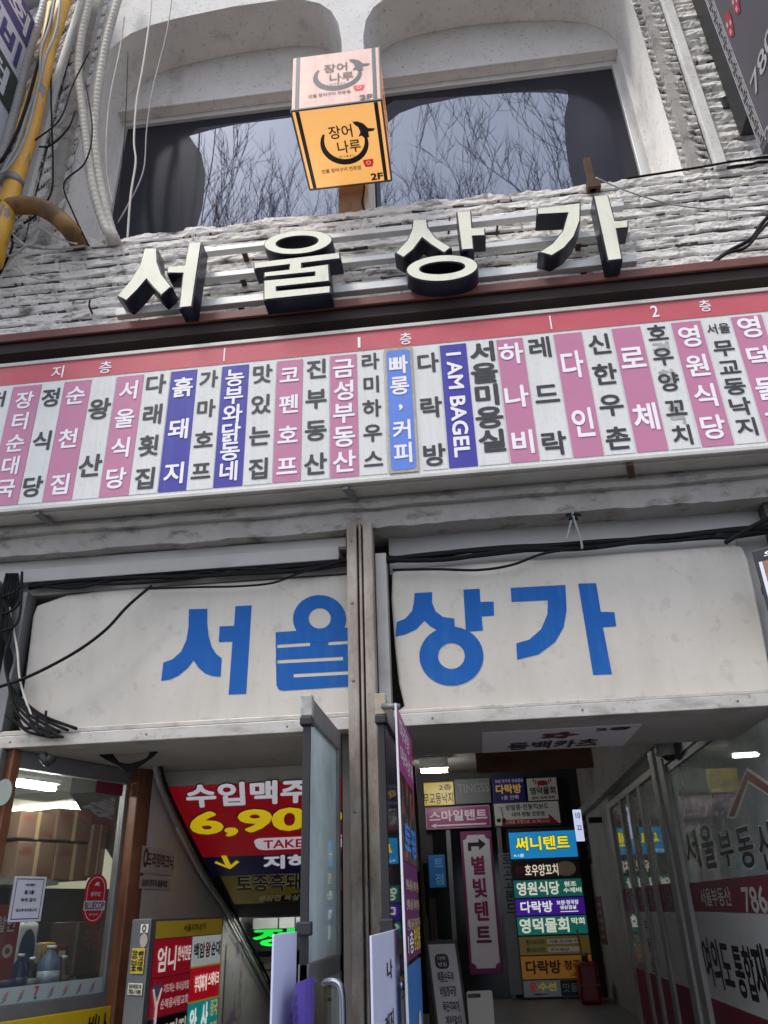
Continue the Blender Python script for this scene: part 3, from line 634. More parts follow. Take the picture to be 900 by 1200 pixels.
def fascia(name, lp, label):
    me = curve_mesh([lp], extrude=0.020, bevel=0.012); place(me, FY(YP+0.035), 0)
    o = link(name, me, panel_m); solo(o, label, 'sign', 'ivory name panels over the doors'); return o
PLo = fascia('fascia_panel', [p for p in loopL], 'ivory name panel with blue letters over the left doorway, crossed by a cable')
PRo = fascia('fascia_panel', [p for p in loopR], 'ivory name panel over the corridor entrance, blue letters beside a bare half')
FLt = FY(YP+0.035-0.032)
def pxl(scale, ox, oy): return lambda pts: [FLt.px(x/scale+ox, y/scale+oy) for x, y in pts]
c5 = pxl(2, 0, 600); c6 = pxl(2, 450, 600)
def letter(parent, loops, lift=0.002, bev=0.0): return flat('lettering', FLt, loops, bl, parent, lift=lift)
letter(PLo, [c5([(443, 228), (486, 227), (486, 262), (489, 290), (496, 315), (507, 333), (520, 343), (517, 386), (500, 385), (482, 379), (466, 366), (454, 348), (440, 366), (418, 384), (397, 393), (378, 396), (383, 353), (405, 345), (425, 327), (437, 300), (442, 270)])])
letter(PLo, [c5([(552, 221), (590, 219), (577, 426), (536, 428), (545, 304), (513, 305), (515, 268), (549, 267)])])
letter(PLo, [c5(circle(749, 251, 62, 56, 36)), c5(circle(749.5, 249.5, 26, 24, 30))], 0.003)
letter(PLo, [c5([(646, 282), (690, 279), (726, 277), (776, 274), (840, 269), (840, 408), (822, 409), (662, 419), (653, 416), (648, 406)]),
             c5([(650, 311), (727, 306), (727, 314), (650, 319)]), c5([(770, 304.5), (836, 300.5), (836, 308), (770, 312.5)]),
             c5([(650, 347), (804, 339), (804, 347.5), (650, 355.5)]), c5([(688, 379.5), (836, 371.5), (836, 380), (688, 388)])])
letter(PRo, [c6([(72, 190), (113, 188), (113, 213), (121, 233), (138, 246), (165, 250), (166, 274), (176, 287), (150, 296), (128, 279), (108, 268), (95, 255), (76, 275), (50, 287), (27, 292), (30, 258), (50, 250), (66, 232), (70, 212)])])
letter(PRo, [c6([(186, 182), (224, 180), (226, 211), (257, 210), (258, 243), (229, 245), (232, 278), (192, 281)])])
letter(PRo, [c6(circle(158, 338, 75, 69, 40)), c6(circle(158, 337.5, 31.5, 30.5, 32))], 0.003)
letter(PRo, [c6([(297, 178), (425, 171), (428, 230), (421, 270), (401, 305), (362, 334), (312, 346), (310, 308), (341, 299), (368, 275), (383, 240), (384, 207), (299, 211)])])
letter(PRo, [c6([(455, 168), (497, 167), (508, 234), (540, 235), (544, 268), (513, 270), (534, 380), (490, 382)])])

# ------------------------------------------------------------------ channel letters on rails
YL = -0.36
FC = FY(YL)
navy = mat('navy_letter_return', (0.012, 0.014, 0.03), 0.35, var=0.3, scale=12, stain=(0.25, 0.24, 0.22), stain_amt=0.5, stain_scale=9, lo=0.66, hi=0.72)
cream = mat('cream_letter_face', srgb(232, 229, 208), 0.35, var=0.07, scale=6, stain=srgb(190, 186, 168), stain_amt=.4, stretch=(4, 4, 1))
cA = lambda pts: [FC.px(x/3+120, y/3+220) for x, y in pts]
cB = lambda pts: [FC.px(x/2.647+420, y/2.647+210) for x, y in pts]
def chan(label, strokes):
    cx = sum(p[0] for p in strokes[0][0])/len(strokes[0][0]); cz = min(p[1] for st_ in strokes for lp in st_ for p in lp)
    t = thing('channel_letter', (cx, YL, cz), label, 'letter sign', 'channel letters of the building name')
    for st_ in strokes:
        flat('letter_body', FY(YL+0.062), st_, navy, t, extrude=0.060)
        # face set in from the rim
        flat('letter_face', FC, st_, cream, t, lift=0.004, offset=-0.0075)
    return t
chan('cream channel letter at the far left of the rails below the left pane', [
    [cA([(147, 213), (193, 212), (195, 262), (210, 305), (245, 348), (207, 382), (176, 350), (155, 325), (125, 360), (85, 400), (50, 382), (95, 330), (130, 275)])],
    [cA([(303, 193), (350, 191), (316, 420), (268, 425), (282, 303), (226, 302), (229, 277), (288, 272)])]])
chan('cream channel letter with a flat ring above three bars', [
    [cA(circle(688, 193, 122, 43, 40, R(-5))), cA(circle(685, 193, 72, 20, 32, R(-5)))[::-1]],
    [cA([(530, 263), (835, 227), (838, 252), (703, 268), (703, 281), (797, 268), (801, 331), (614, 351), (614, 362), (803, 344), (803, 372), (566, 397), (566, 326), (745, 309), (745, 299), (567, 317), (567, 297), (655, 287), (656, 273), (532, 288)])]])
chan('cream channel letter with a wide flat ring at its foot', [
    [cB([(168, 125), (213, 124), (217, 150), (242, 183), (290, 212), (266, 232), (225, 206), (198, 185), (172, 220), (140, 246), (112, 230), (150, 190), (164, 158)])],
    [cB([(303, 101), (350, 98), (354, 151), (393, 152), (395, 177), (356, 179), (359, 219), (318, 222)])],
    [cB(circle(260, 277, 113, 42, 40, R(-4))), cB(circle(260, 276, 68, 17, 32, R(-4)))[::-1]]])
chan('cream channel letter at the end of the rails beneath the rusty bracket', [
    [cB([(553, 90), (690, 73), (689, 130), (670, 180), (640, 215), (600, 240), (557, 228), (600, 200), (632, 160), (647, 107), (553, 112)])],
    [cB([(727, 52), (775, 48), (797, 129), (838, 128), (838, 152), (802, 156), (820, 250), (772, 256)])]])
rl = mat('letter_rail_aluminium', (0.66, 0.66, 0.64), 0.45, 0.3, var=0.1, scale=6, stain=(0.3, 0.29, 0.27), stain_amt=0.4)
for i, (xa, xb, za, zb_) in enumerate(((-1.98, 1.2, 4.845, 4.90), (-1.64, 1.2, 5.075, 5.115), (-1.5, 1.2, 5.30, 5.335))):
    t = thing('mounting_rail', (xa, -0.2, za), ['lowest aluminium rail holding the big letters, nearest the flashing', 'middle aluminium rail running behind the big letters', 'topmost aluminium rail running behind the big letters'][i], 'rail', 'rails behind the channel letters')
    MB().box(xa, xb, -0.235, -0.185, za, zb_).build('rail', rl, t, .003)
    for x_ in (-1.2, -0.1, 0.9):
        MB().box(x_-.015, x_+.015, -0.184, -0.095, za+.005, za+.03).build('standoff', rust, t)

# ------------------------------------------------------------------ cube lantern sign
LX0, LX1, LY0, LY1, LZ0, LZ1 = -0.79, -0.23, -0.685, -0.095, 5.93, 6.455
LN = thing('lantern_sign', ((LX0+LX1)/2, (LY0+LY1)/2, LZ0), 'glowing orange cube lantern sign with a black ring emblem and 2F on each face', 'sign')
lan_front = mat('lantern_pink_face', srgb(226, 198, 188), 0.25, var=0.16, scale=5, stain=srgb(205, 150, 132), stain_amt=0.6, stretch=(14, 14, 1), stain_scale=2, emit=0.10, ecol=srgb(255, 190, 150))
lan_bot = mat('lantern_orange_face', srgb(226, 186, 124), 0.3, var=0.05, scale=3, emit=0.42, ecol=srgb(255, 184, 100))
lan_side = mat('lantern_side_face', srgb(225, 160, 100), 0.3, var=0.2, scale=6, stain=srgb(120, 70, 50), stain_amt=0.5, stretch=(1, 8, 1), emit=0.25, ecol=srgb(255, 170, 100))
MB().box(LX0, LX1, LY0, LY1, LZ0, LZ1).build('lamp_box', lan_side, LN, .003)
kf = mat('lantern_edge_grey', srgb(88, 92, 98), 0.4); kb = mat('lantern_edge_black', (0.01, 0.009, 0.008), 0.4)
FF = Frame((LX0, LY0-.002, LZ0), (1, 0, 0), (0, 0, 1)); BF = Frame((LX0, LY1, LZ0-.002), (1, 0, 0), (0, -1, 0))
wx = LX1-LX0; hz = LZ1-LZ0; dy = LY1-LY0
def eel(fr, w, h, m):
    """brush ring open at the top, fish head at its right end"""
    cx, cy, rx, ry = .52*w, .56*h, .255*w, .245*h; out = []; inn = []
    for k in range(41):
        t = R(148 + (380-148)*k/40); wd = .010+.026*math.sin(math.pi*min(1, k/40*1.02))**.7
        out.append((cx+(rx+wd*.6)*math.cos(t), cy+(ry+wd*.6)*math.sin(t))); inn.append((cx+(rx-wd*.6)*math.cos(t), cy+(ry-wd*.6)*math.sin(t)))
    hx, hy = cx+rx*math.cos(R(20)), cy+ry*math.sin(R(20))
    body = out + inn[::-1]
    head = [(hx+.03, hy-.03), (hx+.028, hy+.01), (hx+.062, hy+.012), (hx+.075, hy+.028), (hx+.03, hy+.036), (hx+.005, hy+.072), (hx-.03, hy+.092), (hx-.062, hy+.094), (hx-.05, hy+.07), (hx-.03, hy+.05), (hx-.022, hy+.012), (hx-.04, hy-.02), (hx-.018, hy-.012), (hx-.004, hy-.03)]
    return [body], [head]
def lantern_face(fr, w, h, mface, me_, mk, e):
    o = MB().fquad(fr, (.004, .004, w-.004, h-.004), 0.001).build('face', mface, LN)
    MB().fquad(fr, (.022, .004, .047, h-.004), .0025).build('edge_strip', me_, o); MB().fquad(fr, (w-.047, .004, w-.022, h-.004), .0025).build('edge_strip', me_, o)
    b1_, b2_ = eel(fr, w, h, mk)
    flat('emblem', fr, b1_, mk, o, lift=.0025); flat('emblem_head', fr, b2_, mk, o, lift=.0035)
    text(o, fr, [('장어', (.36*w, .62*h, .63*w, .78*h)), ('나루', (.43*w, .43*h, .70*w, .59*h)), ('ひつまぶし', (.43*w, .375*h, .62*w, .405*h)), ('민물 장어구이 전문점', (.19*w, .195*h, .66*w, .25*h))], mk, .004, .02)
    text(o, fr, [('2F', (.76*w, .03*h, .91*w, .125*h))], mk, .0045, .06)
    fl = ink(205, 40, 45, e)
    q = (.70*w, .215*h, .82*w, .315*h); cx = (q[0]+q[2])/2
    flat('stamp', fr, [[(q[0], q[3]), (q[2], q[3]), (q[2], q[1]+.05*h), (cx+.04*w, q[1]), (cx-.04*w, q[1]), (q[0], q[1]+.05*h)]], fl, o, lift=.0025)
    flat('stamp_ring', fr, [circle(cx, (q[1]+q[3])/2+.004, .028*w, .025*h, 20), circle(cx, (q[1]+q[3])/2+.004, .018*w, .016*h, 16)[::-1]], ink(240, 190, 160, e), o, lift=.0035)
    return o
lantern_face(FF, wx, hz, lan_front, kf, mat('lantern_print_grey', srgb(72, 72, 78), .4), .1)
lantern_face(BF, wx, dy, lan_bot, kb, mat('lantern_print_black', (0.008, 0.006, 0.005), .4), .3)
SD = Frame((LX1+.002, LY0, LZ0), (0, 1, 0), (0, 0, 1))
text(LN, SD, [('민물 장어구이 전문점', (.06, .03, .50, .075)), ('장어나루', (.12, .2, .46, .36))], mat('lantern_print_dark', (0.03, 0.015, 0.01), .5), .002, .03)
MB().box(-.53, -.47, LY1, -.015, 6.12, 6.3).build('bracket', alu_dark, LN, .003)

# ------------------------------------------------------------------ blade signs at both upper corners
BX = 2.05
bg = mat('charcoal_sign_face', srgb(84, 80, 88), 0.45, var=0.06, scale=3)
BS = thing('blade_sign', (BX, -0.8, 5.52), 'charcoal projecting sign with a grey key pattern border at the upper right corner', 'sign', 'projecting signs on the upper wall')
MB().box(BX, BX+.16, -1.35, -.302, 5.52, 8.6).build('sign_box', bg, BS, .006)
BFm = FXL(BX-.002)           # u = -y
lt = mat('sign_line_silver', srgb(176, 174, 176), .4)
key = MB(); z = 5.58; a = .308
key.fbox(BFm, (a, 5.54, a+.006, 8.59), 0, .003); key.fbox(BFm, (a+.085, 5.54, a+.091, 8.59), 0, .003)
while z < 8.5:
    for (x0, z0_, x1, z1_) in ((.016, 0, .075, .006), (.016, 0, .022, .10), (.016, .094, .058, .10), (.052, .035, .058, .10), (.034, .035, .058, .041), (.069, 0, .075, .13)):
        key.fbox(BFm, (a+x0, z+z0_, a+x1, z+z1_), 0, .003)
    z += .14
key.build('key_pattern_border', lt, BS)
def bladetext(parent, fr, s_, pc, w, h, m, off=.02, lift=.002):
    a, b_ = fr.px(*pc); return text(parent, fr, [(s_, (a-w/2, b_-h/2, a+w/2, b_+h/2))], m, lift, off)
a7, b7 = BFm.px(884, 100)
text(BS, BFm, [('780', (a7-.03, b7-.07, a7+.34, b7+.07))], lt, .002, .02)
a7, b7 = BFm.px(899, 158)
text(BS, BFm, [('2층', (a7-.02, b7-.06, a7+.2, b7+.06))], lt, .002, .02)
rs = mat('sign_red_stroke', srgb(172, 40, 62), .5)
for (pc, r_) in (((855, 30), .085), ((862, 3), .085)):
    a7, b7 = BFm.px(*pc); k_ = [(.0, 1.2), (.6, .9), (.75, .1), (.5, -.6), (.2, -1.2), (-.35, -.9), (-.7, -.2), (-.5, .5)]
    flat('red_mark', BFm, [[(a7+x*r_*.8, b7+y*r_*1.15) for x, y in k_]], rs, BS, lift=.002)
    for x, y in ((-.2, .4), (.3, -.1), (-.1, -.6)):
        MB().fquad(BFm, (a7+x*r_-.012, b7+y*r_-.02, a7+x*r_+.012, b7+y*r_+.02), .0035).build('white_mark', lt, BS)
for (px_, py_) in ((750/505*0+842, 62), (847, 117)):
    q = P(px_, py_, 1, -.14)
    mb = MB().box(BX+.005, BX+.045, -.31, -.115, q.z-.02, q.z+.02).box(BX-.03, BX+.08, -.125, -.095, q.z-.06, q.z+.05)
    mb.build('mounting_bracket', black_m, BS, .003)
MB().box(BX+.002, BX+.15, -.30, -.14, 5.9, 8.6).build('rear_box', mat('sign_rear_black', (.02, .02, .022), .5), BS, .004)
LXX = -3.08
q = FXR(LXX).px(42, 28); ztop = q[1]
LS = thing('blade_sign', (LXX, -0.8, 5.2), 'white projecting sign with navy and green bands at the upper left corner', 'sign', 'projecting signs on the upper wall')
LF = FXR(LXX+.002)          # u = +y
yw = LF.px(42, 28)[0]
MB().box(LXX-.16, LXX, yw-1.15, yw, 5.2, ztop).build('sign_box', mat('sign_white_face', srgb(206, 208, 222), .4, var=.05, scale=3), LS, .005)
zn = LF.px(32, 58)[1]; zg1 = LF.px(20, 92)[1]; zg0 = LF.px(10, 133)[1]
MB().fquad(LF, (yw-1.14, zn, yw-.006, ztop-.006), .001).build('navy_band', mat('sign_navy', srgb(58, 52, 128), .4, var=.05), LS)
MB().fquad(LF, (yw-1.14, zg0, yw-.006, zg1), .001).build('green_band', mat('sign_green', srgb(44, 66, 58), .4, var=.05), LS)
hN = ztop-zn; hW = zn-zg1; hG = zg1-zg0
text(LS, LF, [('생선회', (yw-.98, zn+.16*hN, yw-.07, ztop-.16*hN)), ('점', (yw-.44, zg0+.14*hG, yw-.12, zg1-.14*hG))], mat('sign_pale_letter', srgb(214, 216, 226), .4), .003, .04)
text(LS, LF, [('수제비', (yw-.98, zg1+.14*hW, yw-.07, zn-.14*hW))], mat('sign_navy_letter', srgb(52, 50, 124), .4), .003, .045)
MB().box(LXX-.13, LXX-.03, yw, -.09, 6.4, 6.46).build('mounting_arm', alu_dark, LS)
MB().box(LXX-.13, LXX-.03, yw, -.09, ztop-.3, ztop-.24).build('mounting_arm', alu_dark, LS)
q = P(40, 5, 1, -.12)
o = MB().box(q.x-.14, q.x+.10, -.22, -.10, q.z-.05, q.z+.5).build('junction_box', mat('grey_box', (.3, .31, .31), .5, var=.1), bevel=.008); solo(o, 'grey metal junction box behind the upper left projecting sign', 'junction box')

# ------------------------------------------------------------------ the two open glass doors
def leaf(x0, x1, ya, yb, cap_m, label):
    t = MB().box(x0, x1, ya, yb, 2.175, 2.262).box(x0, x1, ya+.0, yb, 1.28, 1.345).box(x0, x1, yb-.04, yb, .2, 2.175).box(x0, x1, ya, yb, .2, .32).build('door_leaf', mat('door_frame_grey', (.17, .165, .16), .5, .3, var=.2, scale=8), B, .003)
    t['label'] = label
    xm = (x0+x1)/2
    MB().box(xm-.004, xm+.004, ya+.012, yb-.04, 1.345, 2.175).build('pane', door_glass, t)
    MB().box(xm-.004, xm+.004, ya+.012, yb-.04, .32, 1.28).build('pane', clear, t)
    MB().box(x0+.004, x1-.004, ya, ya+.018, .32, 2.17).build('edge_gasket', black_m, t, .003)
    MB().box(x0-.004, x1+.004, ya-.014, ya+.03, 2.185, 2.268).build('top_cap', cap_m, t, .004)
    MB().box(x0-.006, x1+.006, ya-.018, ya+.035, 2.15, 2.184).build('corner_cap', black_m, t, .006)
    MB().box(x0-.008, x1+.008, ya-.012, ya+.028, 1.43, 1.475).build('edge_clip', black_m, t, .006)
    return t
capm = mat('worn_cap_metal', (.40, .38, .35), .5, .2, var=.3, scale=30, stain=(.15, .12, .1), stain_amt=.6, stain_scale=20)
dl = leaf(-.645, -.607, -.765, -.07, capm, 'glass door leaf swung open with a steel handle')
MB().tube(crm([(-.60, -.56, 1.275), (-.555, -.56, 1.278), (-.53, -.56, 1.25), (-.525, -.56, 1.15), (-.525, -.56, .75), (-.53, -.56, .66), (-.56, -.56, .64), (-.60, -.56, .64)]), .0135, 12).build('pull_handle', steel, dl)
leaf(-.356, -.322, -.72, -.07, mat('worn_cap_tan', (.42, .34, .25), .6, var=.3, scale=30), 'glass door leaf swung open, seen on edge')

lav = mat('lavender_board', srgb(204, 206, 230), .35, var=.05, scale=4)
NB = thing('notice_board', (-.645, -.95, .4), 'blank lavender board in front of the left glass door', 'board', 'lavender boards at the doors')
MB().box(-.652, -.645, -1.12, -.79, .4, 1.445).build('board', lav, NB, .002)
mb = MB()
for k in range(26):
    z = 1.30-.034*k; mb.bar((-.641, -1.05+.012*math.sin(k*2.1), z), (-.641, -.70+.01*math.cos(k*3), z+.012), .004, .012)
NB2 = thing('purple_paper', (-.60, -.87, .5), 'purple crayon-striped paper stuck on the edge of the left glass door', 'paper')
MB().box(-.604, -.602, -1.0, -.70, .5, 1.305).build('paper', mat('purple_crayon', srgb(98, 72, 178), .7, var=.3, scale=8, stain=srgb(130, 108, 200), stain_amt=.8, stretch=(1, 22, 1.5), stain_scale=3, lo=.4, hi=.6), NB2)
for k in range(9):
    MB().bar((-.599, -1.0+.015*(k % 3), 1.27-.03*k), (-.599, -1.06+.02*(k % 2), 1.24-.03*k), .003, .02).build('crayon_stroke', mat('purple_stroke', srgb(80, 58, 140), .8), NB2)
NB3 = thing('notice_board', (-.311, -.95, .4), 'lavender board with thin black lettering beside the door post', 'board', 'lavender boards at the doors')
MB().box(-.316, -.309, -1.38, -.62, .4, 1.44).build('board', lav, NB3, .002)
bfr = FXR(-.309)
text(NB3, bfr, [('나', bfr.bx(453, 459, 1124, 1148)), ('레지', bfr.bx(451, 461, 1186, 1210)), ('던트', bfr.bx(451, 461, 1226, 1250))], ink(20, 20, 26), .002, .02)
MB().tube([(-.309, -.70, 1.27), (-.286, -.70, 1.27)], .014, 14).build('door_knob', steel, NB3)

BN = thing('food_banner', (-.272, -.43, .6), 'tall purple food banner with white and yellow lettering against the open door edge', 'banner')
xb = -.27
MB().box(xb-.006, xb, -.78, -.10, 1.34, 2.20).build('banner_sheet', mat('banner_purple', srgb(104, 28, 92), .5, var=.1, scale=4), BN)
nf = FXR(xb+.001)
MB().fquad(nf, (-.778, 1.965, -.102, 2.198), .001).build('magenta_header', mat('banner_magenta', srgb(176, 62, 132), .45, var=.12, scale=5), BN)
text(BN, nf, [('마라탕', (-.74, 2.09, -.30, 2.17)), ('마라샹궈', (-.74, 2.0, -.16, 2.07))], ink(238, 226, 236), .003, .03)
food = MB()
food.fquad(nf, (-.778, 1.66, -.102, 1.962), .001)
food.build('food_photo', mat('food_photo_print', (.02, .02, .02), .4, var=.5, scale=9, stain=(.35, .07, .04), stain_amt=.9, stain_scale=9, lo=.52, hi=.56, stain2=(.5, .48, .36), s2_amt=.9, s2_scale=14), BN)
text(BN, nf, [('토핑', (-.72, 1.685, -.16, 1.80))], ink(64, 140, 226), .003, .06)
for r_ in range(3):
    z = 1.60-.065*r_
    text(BN, nf, [('신메뉴', (-.74, z-.035, -.58, z)), ('꿔바로우', (-.40, z-.035, -.24, z))], ink(214, 206, 216), .003, .02)
    text(BN, nf, [('출시', (-.56, z-.037, -.44, z+.002)), ('만두', (-.22, z-.037, -.13, z+.002))], ink(226, 196, 60), .003, .03)
text(BN, nf, [('1층', (-.74, 1.36, -.50, 1.43))], ink(232, 226, 232), .003, .03)
text(BN, nf, [('영업중', (-.48, 1.36, -.16, 1.44))], ink(226, 196, 60), .003, .04)
MB().box(xb-.0065, xb+.001, -.80, -.782, .6, 2.21).build('white_edge', mat('banner_edge_white', srgb(214, 212, 214), .5), BN)
MB().box(xb-.006, xb, -.776, -.14, .62, 1.325).build('blue_poster', mat('poster_blue', srgb(58, 112, 176), .45, var=.2, scale=3), BN)
for i, (ya, yb, z0, z1_) in enumerate(((-.62, -.46, .7, 1.08), (-.40, -.25, .8, 1.16))):
    flat('poster_figure', FXR(xb+.001), [rrect((ya, z0, yb, z1_), .07)], ink(206, 196, 176), BN, lift=.001)
MB().tube([(-.33, -.74, 2.215), (-.262, -.76, 2.205)], .012, 10).build('top_clip', alu_dark, BN)

# ------------------------------------------------------------------ corridor
def sheet(name, fr, b, col, label, cat, group=None, th=.03, e=0.0, border=None, m=None):
    t = thing(name, fr.w((b[0]+b[2])/2, b[1], 0), label, cat, group)
    MB().fbox(fr, b, 0.0, th).build('board', m or (lit(*col, e) if e else ink(*col)), t, .003)
    if border:
        mb = MB(); w = .018; a0, b0, a1, b1 = b
        for q in ((a0, b0, a1, b0+w), (a0, b1-w, a1, b1), (a0, b0+w, a0+w, b1-w), (a1-w, b0+w, a1, b1-w)): mb.fquad(fr, q, th+.002)
        mb.build('border', ink(*border), t)
    return t, fr.up(th)
CE = FY(7.90)
gp = 'dim shop signs hung above the corridor end'
t, f_ = sheet('shop_sign', CE, CE.bx(497, 532, 917, 944), (190, 164, 42), 'yellow hand-brushed sign at the left of the upper corridor row', 'sign', gp, e=.10)
text(t, f_, [('2층', f_.bx(514, 529, 919, 926)), ('무교동낙지', f_.bx(496, 531, 929, 942))], ink(24, 18, 10), .003, .02)
t, f_ = sheet('shop_sign', CE, CE.bx(533, 575, 913, 942), (92, 94, 98), 'plain grey sign with faint raised capitals in the upper corridor row', 'sign', gp)
text(t, f_, [('TINGSS', f_.bx(536, 573, 918, 929))], ink(120, 122, 126), .003, .02)
t, f_ = sheet('shop_sign', CE, CE.bx(577, 615, 911, 941), (28, 26, 86), 'navy sign with yellow letters in the upper corridor row', 'sign', gp, e=.08)
text(t, f_, [('다락방', f_.bx(581, 611, 919, 930))], ink(206, 170, 70, .1), .003, .05)
text(t, f_, [('보쌈 청국장 생삼겹살', f_.bx(580, 613, 913, 917)), ('1층 안쪽', f_.bx(588, 608, 932, 937))], ink(190, 190, 200, .05), .003, .02)
t, f_ = sheet('shop_sign', CE, CE.bx(618, 653, 912, 938), (176, 176, 172), 'white sign with a red crab mark in the upper corridor row', 'sign', gp, e=.03)
text(t, f_, [('영덕물회', f_.bx(621, 651, 922, 931)), ('영덕 대게 막회', f_.bx(623, 650, 933, 936.5))], ink(30, 26, 24), .003, .05)
b_ = f_.bx(626, 645, 914, 921); cx, cy = (b_[0]+b_[2])/2, (b_[1]+b_[3])/2
flat('crab_mark', f_, [circle(cx, cy, (b_[2]-b_[0])*.32, (b_[3]-b_[1])*.45, 18)], ink(150, 24, 30), t, lift=.003)
mb = MB()
for sx in (-1, 1):
    for k in range(3): mb.fquad(f_, (cx+sx*(.06+.03*k)-.008, cy-.05+.03*k, cx+sx*(.06+.03*k)+.008, cy+.03+.015*k), .0045)
mb.build('crab_legs', ink(150, 24, 30), t)
t, f_ = sheet('shop_sign', CE, CE.bx(499, 575, 945, 971), (132, 40, 100), 'magenta sign with white letters and a long white arrow in the lower corridor row', 'sign', gp, e=.04, border=(150, 120, 140))
text(t, f_, [('스마일텐트', f_.bx(503, 571, 949, 962))], ink(206, 196, 204, .05), .003, .05)
b_ = f_.bx(505, 570, 965, 968); ym = (b_[1]+b_[3])/2
flat('arrow', f_, [[(b_[0], ym), (b_[0]+.07, ym+.03), (b_[0]+.07, ym+.010), (b_[2], ym+.010), (b_[2], ym-.010), (b_[0]+.07, ym-.010), (b_[0]+.07, ym-.03)]], ink(206, 196, 204, .05), t, lift=.003)
t, f_ = sheet('shop_sign', CE, CE.bx(578, 657, 939, 968), (186, 186, 184), 'white scooter rental sign with a red arrow in the lower corridor row', 'sign', gp, e=.03, border=(40, 40, 40))
text(t, f_, [('왕발통·전동킥보드', f_.bx(592, 643, 942, 949)), ('대여·렌탈 전문점', f_.bx(600, 638, 951, 956.5))], ink(22, 22, 24), .003, .035)
b_ = f_.bx(588, 655, 957, 966)
flat('red_arrow', f_, [[(b_[0], b_[1]), (b_[2], b_[1]), (b_[2]-.13, b_[3]+.03), (b_[2]-.13, b_[3]-.03), (b_[0], b_[3]-.03)]], ink(166, 26, 34), t, lift=.003)
text(t, f_, [('신제품 모델있음  02.782.5222', (b_[0]+.05, b_[1]+.015, b_[2]-.12, b_[3]-.04))], ink(206, 200, 196), .0045, .02)
b_ = f_.bx(580, 592, 943, 966)
mb = MB().lathe(f_.w(b_[0]+.045, b_[1]+.05, .004), [(.028, 0), (.028, .004)], 16, 'y').lathe(f_.w(b_[2]-.02, b_[1]+.05, .004), [(.028, 0), (.028, .004)], 16, 'y')
mb.bar(f_.w(b_[0]+.045, b_[1]+.07, .005), f_.w(b_[2]-.02, b_[1]+.07, .005), .012, .003).bar(f_.w(b_[2]-.03, b_[1]+.07, .005), f_.w(b_[2]-.045, b_[3]-.04, .005), .012, .003).bar(f_.w(b_[2]-.09, b_[3]-.04, .006), f_.w(b_[2]-.0, b_[3]-.04, .006), .012, .003)
mb.build('scooter_picture', ink(40, 40, 42), t)
# tall white banner sign
b_ = CE.bx(549, 574, 974, 1142); b_ = (CE.px(545, 1060)[0], b_[1], CE.px(583, 1060)[0], b_[3])
VB = thing('vertical_sign', CE.w((b_[0]+b_[2])/2, b_[1], .0), 'tall white vertical sign with magenta border, letters and a black arrow', 'sign')
MB().fbox(CE, b_, .0, .05).build('board', ink(120, 36, 92), VB, .004)
i_ = (b_[0]+.035, b_[1]+.07, b_[2]-.035, b_[3]-.05); r_ = .06
pts = []
for (cx, cy, t0) in ((i_[2], i_[3], 270), (i_[0], i_[3], 360), (i_[0], i_[1], 90), (i_[2], i_[1], 180)):
    for k in range(6):
        t_ = R(t0-90*k/5); pts.append((cx+r_*math.cos(t_), cy+r_*math.sin(t_)))
flat('inner_panel', CE.up(.05), [pts], mat('vertical_sign_white', srgb(188, 184, 190), .45, var=.05, emit=.035), VB, lift=.002)
vf = CE.up(.052)
vtext(VB, vf, '별빛텐트', i_, ink(132, 24, 84), .24, .24, .76, .003, .06, wid=.22)
cx = (i_[0]+i_[2])/2; zt_ = i_[3]-.12
flat('arrow', vf, [[(cx-.12, zt_-.08), (cx-.12, zt_+.025), (cx+.03, zt_+.025), (cx+.03, zt_+.075), (cx+.13, zt_), (cx+.03, zt_-.075), (cx+.03, zt_-.025), (cx-.075, zt_-.025), (cx-.075, zt_-.08)]], ink(18, 16, 20), VB, lift=.003)
# pale glazed door strip with dark vertical letters
b_ = (CE.px(588, 1050)[0], .5, CE.px(603, 1050)[0], CE.px(590, 1000)[1])
t, f_ = sheet('door_notice', CE, b_, (120, 124, 128), 'narrow grey door strip with dark vertical letters between the tall sign and the lit stack', 'sign', th=.02)
vtext(t, f_, '로고고분드', (b_[0]+.06, b_[1]+.9, b_[2], b_[3]), ink(36, 40, 50), .15, .1, .9, .003, .03)
b_ = CE.bx(503, 522, 1002, 1040)
t, f_ = sheet('shop_sign', CE, b_, (34, 96, 156), 'small blue vertical sign in the dark behind the leaning boards', 'sign', e=.05)
vtext(t, f_, '트점', (b_[0]+.05, b_[1], b_[2], b_[3]), ink(110, 170, 206), .14, .25, .75, .003, .03)
# lit sign tower
TW = thing('sign_tower', CE.w(.9, .47, .1), 'tower of lit shop signs stacked from the floor at the corridor end', 'sign tower')
cl, cr_ = CE.px(606, 1075)[0]-.02, CE.px(684, 1075)[0]
MB().fbox(CE, (cl, .455, cr_+.03, CE.px(640, 972)[1]+.02), .02, .10).build('cabinet', mat('tower_cabinet', (.03, .03, .035), .5), TW, .004)
TF = CE.up(.10)
def tower(t_, b__, col, e, lab):
    z1_ = TF.px(645, t_)[1]; z0_ = TF.px(645, b__)[1]
    o = MB().fbox(TF, (cl+.01, z0_, cr_+.02, z1_), .0, .012).build('sign_panel', lit(*col, e), TW, .003); o['label'] = lab
    return o, (cl+.01, z0_, cr_+.02, z1_), TF.up(.012)
def sub(b, x0, y0, x1, y1): return (b[0]+(b[2]-b[0])*x0, b[1]+(b[3]-b[1])*y0, b[0]+(b[2]-b[0])*x1, b[1]+(b[3]-b[1])*y1)
yb_ = ink(250, 236, 40, .42); wb = ink(236, 240, 236, .36); dk = ink(8, 20, 40); gb = ink(226, 232, 214, .32)
o, b_, f_ = tower(974, 1005, (24, 128, 190), .42, 'bright blue lit panel with yellow rounded letters')
